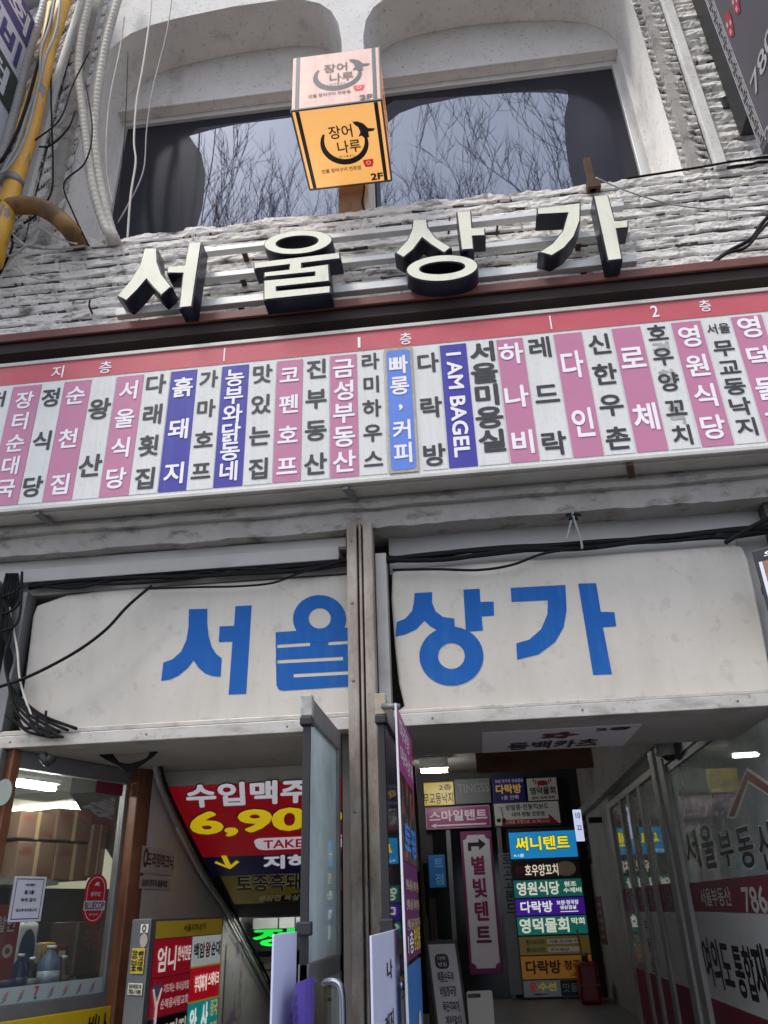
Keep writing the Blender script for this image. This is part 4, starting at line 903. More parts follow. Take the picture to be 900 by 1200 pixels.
text(o, f_, [('써니텐트', sub(b_, .08, .26, .91, .86))], dk, .002, .085, name='letter_outline'); text(o, f_, [('써니텐트', sub(b_, .09, .29, .90, .83))], yb_, .004, .045); text(o, f_, [('↖1층', sub(b_, .05, .06, .2, .19))], wb, .004, .03)
o, b_, f_ = tower(1008, 1029, (14, 10, 12), .05, 'black panel with white brush letters')
text(o, f_, [('호우양꼬치', sub(b_, .19, .14, .68, .80))], ink(240, 226, 206, .36), .003, .03)
flat('round_picture', f_, [circle(b_[2]-.18, (b_[1]+b_[3])/2, .13, .09, 20)], mat('sheep_print', (.10, .07, .05), .5, var=.5, scale=20, emit=.2), o, lift=.002)
flat('seal', f_, [circle(b_[0]+.1, (b_[1]+b_[3])/2, .06, .06, 16)], ink(70, 16, 36, .1), o, lift=.002)
o, b_, f_ = tower(1030.5, 1051, (20, 112, 106), .2, 'teal lit panel with large white letters')
text(o, f_, [('영원식당', sub(b_, .04, .12, .67, .90)), ('원조', sub(b_, .74, .56, .92, .86)), ('수제비', sub(b_, .72, .20, .98, .50))], gb, .003, .05)
o, b_, f_ = tower(1052.5, 1072, (62, 16, 142), .33, 'purple lit panel with white letters and an arrow')
text(o, f_, [('다락방', sub(b_, .07, .16, .54, .86)), ('보쌈·청국장', sub(b_, .60, .58, .92, .86)), ('생삼겹살', sub(b_, .64, .30, .88, .54))], wb, .003, .045)
MB().fquad(f_, sub(b_, .64, .14, .9, .19), .003).build('arrow', wb, o)
o, b_, f_ = tower(1073.5, 1095, (18, 118, 110), .2, 'teal lit panel with tall white letters')
text(o, f_, [('영덕물회', sub(b_, .03, .1, .74, .92)), ('막회', sub(b_, .78, .5, .97, .88))], gb, .003, .05)
o, b_, f_ = tower(1097, 1118.5, (146, 124, 50), .05, 'dull gold panel with two search bars')
for k in (0, 1):
    q = sub(b_, .40, .57-.44*k, .86, .85-.44*k); MB().fquad(f_, q, .002).build('search_bar', ink(196, 190, 176, .04), o)
    text(o, f_, [(('서울 무교동낙지', '영보빌딩')[k], (q[0]+.03, q[1]+.012, q[0]+.06+(.36, .2)[k], q[3]-.012))], ink(30, 28, 22), .004, .02)
    q = sub(b_, .16, .58-.44*k, .37, .84-.44*k); text(o, f_, [('NAVER', q)], ink(92, 112, 40), .003, .03)
    MB().fquad(f_, sub(b_, .10, .58-.44*k, .145, .84-.44*k), .003).build('green_square', ink(88, 120, 46), o)
o, b_, f_ = tower(1120, 1147, (184, 122, 24), .08, 'orange panel with dark brush letters')
text(o, f_, [('다락방', sub(b_, .06, .22, .56, .82)), ('청국장', sub(b_, .60, .36, .97, .80))], ink(40, 16, 10), .003, .05)
text(o, f_, [('1층 안쪽', sub(b_, .68, .06, .97, .26))], ink(140, 30, 16), .003, .03)
o, b_, f_ = tower(1148.5, 1168, (118, 130, 140), .05, 'low panel split into a pale blue and a navy half')
MB().fquad(f_, sub(b_, .52, .02, .99, .98), .0015).build('navy_half', ink(24, 26, 60), o)
text(o, f_, [('옷수선', sub(b_, .08, .34, .46, .88))], ink(190, 178, 40, .1), .003, .06)
text(o, f_, [('옷', sub(b_, .08, .34, .2, .88))], ink(170, 40, 50, .1), .0055, .06)
text(o, f_, [('맛들이고', sub(b_, .55, .25, .98, .80))], ink(150, 152, 160), .003, .03)
b5 = sub(b_, .10, .1, .38, .22); flat('red_arrow', f_, [[(b5[0], (b5[1]+b5[3])/2), (b5[0]+.08, b5[3]), (b5[2], b5[3]-.01), (b5[2], b5[1]+.01), (b5[0]+.08, b5[1])]], ink(160, 30, 30), o, lift=.003)
# black glazed doors at the corridor end
part(MB().fbox(CE, (-.62, .45, cl-.1, 2.47), -.05, -.02), 'corridor_glass_doors', mat('black_glazing', (.008, .009, .010), .12, spec=.5))
for xx in (-.40, .30):
    part(MB().fbox(CE, (xx-.03, .45, xx+.03, 2.47), -.02, -.002), 'corridor_door_stile', alu_dark, .003)
# tube lamp on the ceiling
q0 = P(494, 904, 1, 6.6); q1 = P(524, 903, 1, 6.6)
t = thing('ceiling_tube', ((q0.x+q1.x)/2, 6.6, 3.1), 'lit white tube lamp under the corridor ceiling above the yellow sign', 'lamp', 'ceiling tube lamps')
MB().tube([(q0.x, 6.6, q0.z), (q1.x, 6.6, q1.z)], .022, 10).build('tube', tube_lit, t); MB().box(q0.x-.02, q1.x+.02, 6.56, 6.64, q0.z+.026, 3.24).build('fitting', alu_light, t, .004)
# brown board under the ceiling
b1_ = P(560, 893, 1, 2.2)
t = thing('hung_board', (.35, 2.2, b1_.z-.07), 'dim brown board with faint red letters hung across the corridor ceiling', 'board')
MB().box(P(558, 893, 1, 2.2).x, P(694, 885, 1, 2.2).x, 2.2, 2.24, b1_.z-.075, b1_.z+.09).build('board', mat('brown_hung_board', (.14, .07, .03), .7, var=.2), t)
hf = FY(2.2); text(t, hf, [('CRIMSON', hf.bx(568, 600, 887, 896))], ink(110, 40, 20), .002, .02)
# sign stuck under the entrance soffit
SF = Frame((0, 0, 2.287), (1, 0, 0), (0, -1, 0))     # faces down, text reads from the street
t = thing('soffit_sign', (.35, .5, 2.28), 'white sign with a plum emblem stuck flat under the entrance soffit', 'sign')
xa, xb_ = P(565, 870, 2, 2.285).x, P(738, 865, 2, 2.285).x
MB().fbox(SF, (xa, -.83, xb_, -.26), 0, .004).build('sheet', mat('soffit_sign_white', srgb(214, 210, 214), .5, var=.04), t)
sf = SF.up(.004)
text(t, sf, [('동백카츠', (xa+.14, -.78, xb_-.16, -.56))], ink(58, 42, 52), .002, .05)
text(t, sf, [('2층', (xb_-.22, -.36, xb_-.04, -.28))], ink(58, 42, 52), .002, .04)
cxx = (xa+xb_)/2; flat('flower_emblem', sf, [[(cxx+(.085+.02*math.cos(5*a_))*math.cos(a_), -.42+(.075+.018*math.cos(5*a_))*math.sin(a_)) for a_ in [2*math.pi*k/50 for k in range(50)]], circle(cxx, -.42, .025, .02, 14)], ink(96, 30, 62), t, lift=.002)
# dome camera
q = P(783, 884, 0, 1.40)
t = thing('dome_camera', q, 'white dome security camera under the corner of the shop front rail', 'security camera')
MB().lathe(q+Vector((0, 0, .02)), [(.07, -.03), (.085, -.02), (.085, .05), (.06, .07)], 20).build('housing', mat('camera_white', (.55, .54, .52), .4), t)
MB().lathe(q+Vector((0, 0, -.045)), [(.012, 0), (.03, .008), (.042, .03), (.045, .05)], 20).build('dome', mat('camera_dome', (.02, .02, .02), .08), t)
MB().box(q.x-.03, 1.47, q.y-.03, q.y+.03, q.z+.092, q.z+.13).build('mount', mat('camera_white', (.55, .54, .52), .4), t)
# small lit display on the right wall
dfx = Frame((1.32, 6.2, 0), (.95, .25, 0), (0, 0, 1))
b_ = dfx.bx(673, 682, 949, 986)
t, f_ = sheet('lit_display', dfx, b_, (196, 206, 236), 'small lit white hours display jutting from the right corridor wall', 'display', e=.55)
text(t, f_, [('10', sub(b_, .2, .72, .8, .9)), ('22', sub(b_, .2, .35, .8, .5))], ink(30, 34, 60), .002, .03)
MB().box(1.32, 1.47, 6.24, 6.30, b_[1]+.2, b_[1]+.26).build('arm', black_m, t)
rwf = FXL(1.468)
for i, (l, r, tp, bt, col, lab) in enumerate(((684, 690, 950, 1015, (60, 40, 44), 'dark menu strip on the right corridor wall next to the lit display'), (692, 699, 1060, 1130, (126, 134, 134), 'pale green notice sheet low on the right corridor wall'), (702, 708, 1050, 1105, (104, 44, 50), 'dull red poster on the right corridor wall beside the shop frame'))):
    b_ = (rwf.px(l, (tp+bt)/2)[0], rwf.px((l+r)/2, bt)[1], rwf.px(r, (tp+bt)/2)[0], rwf.px((l+r)/2, tp)[1])
    t, f_ = sheet('wall_poster', rwf, b_, col, lab, 'poster', 'posters on the right corridor wall', th=.008)
    for k in range(5): MB().fquad(f_, sub(b_, .2, .12+.17*k, .8, .18+.17*k), .001).build('print_line', ink(150, 140, 130) if i != 1 else ink(60, 66, 70), t)
# red canister
q = P(694, 1172, 2, .45); cxq, cyq = q.x, q.y
cyq = 7.2; q = P(693, 1178, 1, cyq); cxq = q.x
t = thing('red_canister', (cxq, cyq, .45), 'red plastic canister with a black cap on the floor beside the lit sign tower', 'canister')
rc = mat('red_plastic', srgb(116, 14, 26), .35, var=.1)
MB().box(cxq-.12, cxq+.12, cyq-.17, cyq+.17, .45, .88).build('body', rc, t, .05, 4)
MB().tube(crm([(cxq, cyq-.11, .86), (cxq, cyq-.10, .95), (cxq, cyq+.02, .95), (cxq, cyq+.05, .86)]), .018, 8).build('handle', black_m, t)
MB().lathe((cxq, cyq+.11, .87), [(.035, 0), (.035, .05), (.03, .06)], 14).build('cap', black_m, t)
MB().box(cxq-.122, cxq+.122, cyq-.172, cyq+.172, .64, .655).build('seam_band', mat('red_band_light', srgb(150, 40, 50), .4), t)
q = P(680, 1125, 1, 7.35)
t = thing('mop_stick', (q.x, 7.35, .45), 'thin brown stick leaning on the lit sign tower', 'stick')
MB().tube([P(690, 1160, 1, 7.35), P(676, 1090, 1, 7.72)], .012, 8).build('pole', wood_b, t)
# leaning boards and menu easel
wp = mat('old_plank', (.12, .085, .06), .8, var=.3, scale=8, stain=(.05, .035, .025), stain_amt=.6, stretch=(8, 8, 1))
q0, q1 = P(497, 1110, 1, 4.2), P(485, 900, 1, 4.8)
t = thing('leaning_plank', (q0.x, 4.2, .45), 'long weathered plank leaning against the dim left corridor wall', 'plank')
MB().bar(Vector((q0.x+.06, 3.9, .47)), q1, .09, .03, (1, 0, 0)).build('plank', wp, t, .003)
for i, (pa, pb, lab) in enumerate((((505, 1105), (500, 1075), 'orange brown board end leaning behind the menu easel, next to the plank'), ((516, 1105), (510, 1078), 'orange brown board end leaning behind the menu easel, nearest the dark doors'))):
    q0, q1 = P(*pa, 1, 4.3), P(*pb, 1, 4.5)
    o = MB().bar((q0.x, 4.1, .46), q1, .13, .02, (1, 0, 0)).build('leaning_board', mat('orange_board', (.16, .07, .03), .7, var=.3, scale=9), None, .003); solo(o, lab, 'board', 'boards leaning in the corridor')
ME = Frame(P(527, 1190, 1, 2.6), (1, .02, 0), (-.10, .18, 1))
b_ = (ME.px(511, 1160)[0], -1.4, ME.px(543, 1160)[0], ME.px(520, 1106)[1])
t = thing('menu_easel', ME.w((b_[0]+b_[2])/2, b_[1]+.2, 0), 'white menu easel board with a black stamp and black handwriting style menu lines', 'menu board')
b_ = (b_[0], b_[1]+.2, b_[2], b_[3])
MB().fbox(ME, (b_[0]-.02, b_[1], b_[2]+.02, b_[3]+.03), -.03, -.001).build('frame', black_m, t, .004)
MB().fbox(ME, b_, 0, .008).build('board', ink(196, 188, 186), t)
ef = ME.up(.008)
qk = ef.bx(515, 531, 1117, 1135); flat('stamp', ef, [rrect(qk, .03)], ink(16, 16, 18), t, lift=.001)
text(t, ef, [('다락', (qk[0]+.02, (qk[1]+qk[3])/2+.006, qk[2]-.02, qk[3]-.015)), ('방집', (qk[0]+.02, qk[1]+.015, qk[2]-.02, (qk[1]+qk[3])/2-.006))], ink(196, 188, 186), .003, .02)
for s_, yy in (('매콤순두부', 1144), ('비빔청국장', 1161), ('묵은지찌개', 1179), ('계란말이', 1196)):
    q = ef.bx(514+(yy-1120)*.10, 533+(yy-1120)*.10, yy-6.5, yy+6.5); text(t, ef, [(s_, q)], ink(22, 22, 24), .002, .05)
o_ = Frame(P(562, 1180, 1, 2.5), (1, .1, 0), (0, .10, 1))
b_ = (o_.px(548, 1180)[0], -.6, o_.px(578, 1180)[0], o_.px(562, 1161)[1])
t = thing('slotted_board', o_.w((b_[0]+b_[2])/2, b_[1], 0), 'cream plastic board with a black handle slot beside the menu easel', 'board')
lp = rrect(b_, .015); sl = o_.bx(547.5, 563, 1164.5, 1169.5)
flat('board', o_, [lp, rrect(sl, .012)[::-1]], mat('cream_plastic', (.50, .45, .38), .5, var=.05), t, extrude=.012)
MB().fquad(o_, (sl[0]-.01, sl[1]-.01, sl[2]+.01, sl[3]+.01), -.02).build('slot_back', black_m, t)

# ------------------------------------------------------------------ stairwell signs and lamps
ca, sa = 1/math.sqrt(1+SLO*SLO), SLO/math.sqrt(1+SLO*SLO)
def SL(y0): return Frame((0, y0, ZC0-SLO*(y0-1.0)-.012), (1, 0, 0), (0, -ca, sa))
S1 = SL(1.0)
rt = S1.px(275, 917)[1]; rm = S1.px(275, 1000)[1]; rb_ = S1.px(275, 1023)[1]
xl = SW+.04; xr = -.70
t = thing('beer_price_sign', (-1.25, 1.4, 1.7), 'red and navy price sign with white and yellow lettering on the sloping stair ceiling', 'sign')
MB().fbox(S1, (xl, rm, xr, rt), 0, .02).build('red_panel', mat('price_red', srgb(176, 18, 34), .35, var=.06, emit=.12), t, .002)
MB().fbox(S1, (xl, rb_, xr, rm-.002), 0, .02).build('navy_panel', mat('price_navy', srgb(24, 24, 62), .35, var=.06, emit=.10), t, .002)
s1 = S1.up(.020); wE = ink(226, 222, 232, .20); yE = ink(240, 208, 30, .24); bE = ink(30, 8, 12)
ta = s1.bx(216, 366, 915, 943); text(t, s1, [('수입맥주', (ta[0]-.008, ta[1]-.01, ta[2]+.008, ta[3]+.01))], bE, .002, .085, name='letter_outline', shear=.2); text(t, s1, [('수입맥주', ta)], wE, .004, .06, shear=.2)
nb = s1.bx(222, 262, 950, 979)
tb = (s1.px(222, 966)[0], nb[1]-.02, s1.px(402, 962)[0], nb[3])
text(t, s1, [('6,900', (tb[0]-.01, tb[1]-.01, tb[2]+.01, tb[3]+.01))], bE, .002, .09, name='letter_outline', shear=.2); text(t, s1, [('6,900', tb)], yE, .004, .065, shear=.2)
pl_ = s1.bx(298, 410, 980, 994); flat('pill', s1, [rrect(pl_, .05)], wE, t, lift=.002)
tk_ = s1.bx(308, 402, 982, 992); text(t, s1, [('TAKE OUT', tk_)], ink(190, 16, 40, .15), .004, .035, shear=.2)
th_ = s1.bx(308, 366, 1001, 1017); text(t, s1, [('지하', th_)], wE, .004, .07, shear=.2)
ar = s1.bx(251, 281, 1002, 1018); cx = (ar[0]+ar[2])/2; hh = ar[3]-ar[1]; w2 = (ar[2]-ar[0])/2
flat('down_arrow', s1, [[(cx-.018, ar[3]), (cx+.018, ar[3]), (cx+.018, ar[1]+.30*hh), (cx+w2*.8, ar[1]+.62*hh), (cx+w2, ar[1]+.5*hh), (cx, ar[1]), (cx-w2, ar[1]+.5*hh), (cx-w2*.8, ar[1]+.62*hh), (cx-.018, ar[1]+.30*hh)]], yE, t, lift=.004)
t = thing('pork_sign', (-1.2, 2.2, 1.4), 'dull gold and black sign with outlined letters below the red price sign', 'sign')
g0 = s1.px(300, 1060)[1]; g1 = s1.px(300, 1024)[1]
MB().fbox(S1, (SW+.09, g0, xr, g1), 0, .012).build('board', mat('gold_board', srgb(128, 112, 44), .4, var=.3, scale=5, stain=srgb(60, 56, 26), stain_amt=.6, emit=.05), t)
flat('black_swash', S1.up(.012), [[(SW+.30, g0+.02), (SW+.5, g0+.12), (SW+.75, g0+.16), (xr-.01, g0+.13), (xr-.01, g0+.005), (SW+.32, g0+.005)]], ink(16, 15, 14), t, lift=.001)
ta = s1.bx(276, 372, 1024, 1044); text(t, S1.up(.014), [('토종흑돼지', ta)], ink(206, 200, 176, .05), .001, .07, name='letter_outline', shear=.2); text(t, S1.up(.016), [('토종흑돼지', ta)], ink(18, 16, 14), .001, .035, shear=.2)
tb = s1.bx(302, 372, 1049, 1056); text(t, S1.up(.014), [('생삼겹 목살 항정', tb)], ink(190, 184, 150, .03), .001, .02, shear=.3)
# tube, hung board, green letter, dim sign, warm lamps
q0, q1 = P(292, 1070.5, 1, 2.7), P(362, 1068.5, 1, 2.7)
t = thing('stair_tube', ((q0.x+q1.x)/2, 2.7, q0.z), 'lit white tube lamp hanging over the stairs under the gold sign', 'lamp', 'ceiling tube lamps')
MB().tube([q0, q1], .017, 10).build('tube', fridge_tube, t); MB().box(q0.x-.03, q1.x+.02, 2.68, 2.74, q0.z+.019, q0.z+.035).build('fitting', alu_light, t, .003)
MB().tube(crm([q0+Vector((-.02, 0, 0)), q0+Vector((-.06, 0, -.01)), q0+Vector((-.08, .02, -.05)), q0+Vector((-.14, .05, -.02)), q0+Vector((-.22, .0, .02))]), .006, 6).build('lead', cream_cab, t)
fy = FY(3.15); b_ = fy.bx(297, 362, 1075, 1088)
t, f_ = sheet('pale_board', fy, b_, (168, 168, 162), 'pale blank panel hung over the stairs just above the green lit letter', 'board', th=.02)
for k in (.45, .75): MB().fquad(f_, sub(b_, k, 0, k+.03, 1), .002).build('seam', black_m, t)
fy = FY(3.4); b_ = fy.bx(296, 360, 1087, 1106)
t = thing('green_letter_sign', fy.w((b_[0]+b_[2])/2, b_[1], 0), 'glowing green letter sign hanging over the stairs below the tube lamp', 'sign')
MB().fbox(fy, (b_[0]-.05, b_[1]-.05, b_[2]+.05, b_[3]), -.03, 0).build('backing', black_m, t)
text(t, fy, [('정', sub(b_, .0, -.15, .78, .98))], mat('green_neon', srgb(20, 210, 70), .4, emit=.75, ecol=srgb(16, 200, 60)), .004, .06)
fy = FY(3.7); b_ = fy.bx(297, 345, 1121, 1149)
t, f_ = sheet('dim_light_sign', fy, b_, (116, 104, 92), 'dim grey light box with one black letter low over the stairs', 'sign', th=.03, e=.04)
text(t, f_, [('나', sub(b_, .15, .25, .8, .85))], ink(20, 18, 18), .003, .07)
for i, (px_, py_) in enumerate(((312, 1166), (318, 1171), (315, 1178), (320, 1182))):
    q = P(px_, py_, 1, 4.6)
    o = MB().lathe(q, [(.008, -.02), (.02, -.012), (.024, 0), (.02, .012), (.008, .02)], 12).build('warm_bulb', mat('warm_bulb_glow', (1, .7, .3), .4, emit=3.0, ecol=(1, .62, .22))); solo(o, 'small warm glowing bulb low at the foot of the stairs', 'lamp', 'warm bulbs at the foot of the stairs')
# handrail-like conduits along the slope of the white stair wall
def on_wall(px_, py_, dx=.03): return P(px_, py_, 0, SW+dx)
rp_ = [on_wall(*p) for p in ((172, 878), (180, 892), (187, 920), (206, 964), (236, 1022), (262, 1060), (296, 1122), (334, 1196))]
t = thing('sloping_conduit', rp_[0], 'grey conduit running down the sloped edge of the white stair wall', 'pipe')
MB().tube(crm(rp_), .016, 8).build('pipe', mat('grey_conduit', (.34, .33, .32), .5, var=.15), t)
MB().tube(crm([p+Vector((.035, -.02, .02)) for p in rp_]), .010, 6).build('cable', black_rub, t)
MB().tube(crm([p+Vector((.02, -.03, -.035)) for p in rp_[3:]]), .008, 6).build('thin_pipe', cream_cab, t)
# posters on the white stair wall
wf = FXR(SW+.004)
t = thing('wall_lettering_sheet', wf.w(1.2, 1.5, 0), 'pale sheet with dark shop lettering on the white stair wall', 'poster', 'sheets on the stair wall')
b_ = wf.bx(165, 204, 994, 1020); MB().fquad(wf, (b_[0], b_[1]-.02, b_[2], b_[3]), .002).build('sheet', mat('poster_paper', srgb(176, 168, 164), .7, var=.05), t)
text(t, wf, [('드리밍피크닉', sub(b_, .16, .12, .95, .78))], ink(34, 28, 30), .004, .03)
flat('round_mark', wf, [circle(b_[0]+.06, (b_[1]+b_[3])/2, .035, .05, 16), circle(b_[0]+.06, (b_[1]+b_[3])/2, .018, .028, 12)[::-1]], ink(34, 28, 30), t, lift=.004)
t = thing('wall_lettering_sheet', wf.w(1.2, 1.35, 0), 'small pale strip of dark lettering under the larger stair wall sheet', 'poster', 'sheets on the stair wall')
b_ = wf.bx(163, 200, 1028, 1042); MB().fquad(wf, b_, .002).build('sheet', MC['poster_paper'], t)
text(t, wf, [('강남트윈타워 줄줄이집', sub(b_, .05, .2, .85, .8))], ink(40, 34, 36), .004, .03)
t = thing('wall_collage', wf.w(2.4, .7, 0), 'colourful paper sheet low on the stair wall past the lit directory box', 'poster')
b_ = wf.bx(263, 284, 1105, 1195); MB().fquad(wf, b_, .003).build('sheet', mat('collage_paper', srgb(168, 164, 158), .7, var=.1, stain=srgb(120, 84, 130), stain_amt=.7, stain_scale=5, lo=.55, hi=.6, stain2=srgb(96, 140, 96), s2_amt=.7, s2_scale=7), t)

# ------------------------------------------------------------------ lit directory box at the stairs
LA = P(178, 1080, 1, .25); LB_ = P(263, 1071, 1, 1.05); LC = P(156, 1079, 1, .33)
DZ = 1.5
LF_ = Frame((LA.x, LA.y, 0), (LB_.x-LA.x, LB_.y-LA.y, 0), (0, 0, 1)); wB = math.hypot(LB_.x-LA.x, LB_.y-LA.y)
DB = thing('lit_directory_box', (LA.x, LA.y, .15), 'standing lit directory box with gold header and red, white and teal panels', 'sign')
cv = Vector((LC.x-LA.x, LC.y-LA.y, 0)); zt_ = LF_.px(220, 1075)[1]
def corner(v, z): return Vector((v[0], v[1], z))
pA, pB, pC = Vector((LA.x, LA.y, 0)), Vector((LB_.x, LB_.y, 0)), Vector((LC.x, LC.y, 0)); pD = pB+cv
inn = -LF_.n*.004
MB().hexa([corner(v+inn, .15) for v in (pA, pB, pD, pC)]+[corner(v+inn, zt_) for v in (pA, pB, pD, pC)]).build('cabinet', mat('grey_box_metal', (.13, .14, .15), .45, .4, var=.1), DB, .004)
def lrow(l, r, t_, b__, col, e, dx=0):
    cxp = (l+r)/2; z1_ = LF_.px(cxp, t_)[1]; z0_ = LF_.px(cxp, b__)[1]; a0 = LF_.px(l, (t_+b__)/2)[0]; a1 = LF_.px(r, (t_+b__)/2)[0]
    o = MB().fquad(LF_, (a0, z0_, a1, z1_), .002).build('panel', lit(*col, e), DB); return o, (a0, z0_, a1, z1_)
a_l = .05*wB; a_m = .53*wB; a_r = .965*wB
def lr2(a0, a1, z0, z1, col, e): return MB().fquad(LF_, (a0, z0, a1, z1), .002).build('panel', lit(*col, e), DB), (a0, z0, a1, z1)
h_ = [LF_.px(222, y_)[1] for y_ in (1078, 1097)]
o, b_ = lr2(a_l, a_r, h_[1], h_[0], (168, 142, 40), .06)
l6 = LF_.up(.002)
text(o, l6, [('서울지하상가', sub(b_, .38, .3, .72, .75))], ink(60, 48, 24), .002, .03)
zr = [LF_.px(200, y_)[1] for y_ in (1102, 1144, 1188)]
o, b_ = lr2(a_l, a_m-.004, zr[1]+.004, h_[1]-.004, (150, 14, 34), .18)
text(o, l6, [('엄니', sub(b_, .1, .12, .58, .80)), ('한식전문', sub(b_, .62, .35, .99, .78))], ink(226, 210, 206, .22), .002, .04)
o, b_ = lr2(a_l, a_m-.004, zr[2], zr[1], (150, 14, 34), .15)
text(o, l6, [('기도하는 하나님의집', sub(b_, .32, .58, .99, .82)), ('순복음사랑교회', sub(b_, .27, .18, .99, .44))], ink(216, 190, 186, .15), .002, .03)
q = sub(b_, .06, .42, .26, .9); cxh = (q[0]+q[2])/2
flat('heart_mark', l6, [[(cxh, q[1]), (q[2], q[1]+.7*(q[3]-q[1])), (q[2]-.01, q[3]), (cxh+.01, q[3]-.01), (cxh, q[3]-.03), (cxh-.01, q[3]-.01), (q[0]+.01, q[3]), (q[0], q[1]+.7*(q[3]-q[1]))]], mat('rainbow_heart', srgb(60, 80, 120), .5, var=.1, stain=srgb(200, 170, 40), stain_amt=1, stain_scale=8, lo=.48, hi=.52, emit=.08), o, lift=.002)
MB().bar(l6.w(cxh, q[1], .003), l6.w(cxh, q[1]-.12, .003), .014, .003).bar(l6.w(cxh, q[1]-.03, .003), l6.w(q[2], q[1]+.05, .003), .010, .003).bar(l6.w(cxh, q[1]-.03, .003), l6.w(q[0], q[1]+.05, .003), .010, .003).build('tree_mark', ink(216, 190, 186, .15), o)
o, b_ = lr2(a_l, a_m-.004, zr[2]-.30, zr[2]-.006, (14, 12, 12), .02)
text(o, l6, [('고기집', sub(b_, .3, .5, .98, .94))], ink(216, 206, 196, .15), .002, .05)
zq = [LF_.px(244, y_)[1] for y_ in (1093, 1131, 1170)]
o, b_ = lr2(a_m+.004, a_r, zq[1]+.004, h_[1]-.004, (176, 180, 180), .22)
text(o, l6, [('백암', sub(b_, .06, .25, .42, .78)), ('순대', sub(b_, .64, .28, .97, .80))], ink(24, 22, 30), .002, .05); text(o, l6, [('왕', sub(b_, .44, .24, .62, .80))], ink(176, 20, 36), .002, .05)
o, b_ = lr2(a_m+.004, a_r, zq[2]+.004, zq[1]-.004, (160, 10, 28), .32)
text(o, l6, [('부대찌개', sub(b_, .16, .24, .56, .78)), ('스테이크', sub(b_, .60, .36, .98, .80))], ink(236, 226, 220, .3), .002, .04)
o, b_ = lr2(a_m+.004, a_r, zq[2]-.40, zq[2]-.004, (16, 128, 124), .32)
text(o, l6, [('왕', sub(b_, .06, .56, .3, .94)), ('산', sub(b_, .44, .58, .66, .98))], ink(232, 236, 230, .3), .002, .05); text(o, l6, [('중국', sub(b_, .74, .8, .98, .98)), ('요리', sub(b_, .74, .58, .98, .74))], ink(216, 196, 110, .2), .002, .03)
gm = mat('gold_divider', srgb(196, 160, 40), .4, emit=.12); mb = MB()
for z in (zq[1], zq[2]): mb.fquad(LF_, (a_m, z-.004, a_r+.006, z+.004), .003)
mb.fquad(LF_, (a_r+.001, zq[2]-.4, a_r+.007, h_[1]), .003); mb.build('gold_divider', gm, DB)
# stickers on the end of the box
EF = Frame((LC.x, LC.y, 0), (LA.x-LC.x, LA.y-LC.y, 0), (0, 0, 1)); ef = EF.up(.006)
def esheet(l, r, t_, b__, col, name, th=.001):
    b_ = ef.bx(l, r, t_, b__); o = MB().fquad(ef, b_, th).build(name, ink(*col), DB); return o, b_
o, b_ = esheet(165, 174, 1083, 1093, (196, 192, 178), 'square_sticker'); flat('mark', ef, [circle((b_[0]+b_[2])/2, (b_[1]+b_[3])/2, .016, n=14), circle((b_[0]+b_[2])/2, (b_[1]+b_[3])/2, .009, n=12)[::-1]], ink(30, 28, 26), o, lift=.003)
b_ = ef.bx(164, 173, 1097, 1107); flat('round_sticker', ef, [circle((b_[0]+b_[2])/2, (b_[1]+b_[3])/2, (b_[2]-b_[0])/2, n=18)], ink(150, 138, 132), DB, lift=.001)
o, b_ = esheet(154, 169, 1111, 1141, (172, 150, 52), 'yellow_sticker'); FRv = Frame(ef.w((b_[0]+b_[2])/2, b_[3], .0), (0, 0, -1), ef.u)
wv = (b_[2]-b_[0])/2; text(o, FRv, [('철거전문', (.01, .1*wv, (b_[3]-b_[1])-.01, .9*wv)), ('010 3344', (.01, -.9*wv, (b_[3]-b_[1])-.01, -.05*wv))], ink(26, 24, 20), .003, .05)
o, b_ = esheet(150, 167, 1152, 1166, (176, 172, 156), 'white_sticker'); text(o, ef, [('임대문의', sub(b_, .08, .55, .92, .9)), ('782-1180', sub(b_, .08, .1, .92, .45))], ink(40, 38, 36), .003, .03)

# ------------------------------------------------------------------ left shop window goods and stickers
def chb(l, r, t_, b__, c): f2 = CH.up(c); return f2, f2.bx(l, r, t_, b__)
bxs = [(22, 66, 951, 984, -.42, 'cardboard box at the left end of the upper row in the shop window'), (66, 108, 948, 986, -.40, 'tallest cardboard box, with printed red marks, in the upper row'), (106, 124, 966, 1028, -.38, 'narrow pale-edged cardboard box at the right end near the window frame'),
       (18, 64, 986, 1032, -.42, 'brown cardboard box at the left of the lower row above the notice'), (64, 106, 988, 1032, -.41, 'brown cardboard box in the middle of the lower row')]
for i, (l, r, t_, b__, c, lab) in enumerate(bxs):
    f2, b_ = chb(l, r, t_, b__, c)
    t = thing('cardboard_box', f2.w((b_[0]+b_[2])/2, b_[1], 0), lab, 'box', 'cardboard boxes stacked in the shop window')
    MB().fbox(f2, (b_[0]+.003, b_[1]+.002, b_[2]-.003, b_[3]-.002), -.30, 0).build('carton', card, t, .006)
    MB().fquad(f2, sub(b_, .45, .0, .55, 1), .002).build('tape', mat('parcel_tape', (.36, .25, .14), .3), t)
    if i != 2: text(t, f2, [('과자', sub(b_, .10, .62, .34, .84)), ('24개입', sub(b_, .62, .14, .92, .3))], ink(130, 40, 30), .003, .02)
f2, b_ = chb(0, 128, 1030, 1034, -.46)
t = thing('shop_shelf', f2.w(.4, 1.0, 0), 'dark shelf unit behind the shop window holding boxes and bottles', 'shelf')
zs_ = b_[3]-.004
MB().fbox(f2, (-.2, zs_-.03, LW-.05, zs_), -.36, .045).build('shelf_board', alu_dark, t); MB().fbox(f2, (-.9, .3, LW+1.0, zs_-.031), -.36, -.34).build('back_panel', mat('shelf_back', (.06, .055, .05), .7), t)
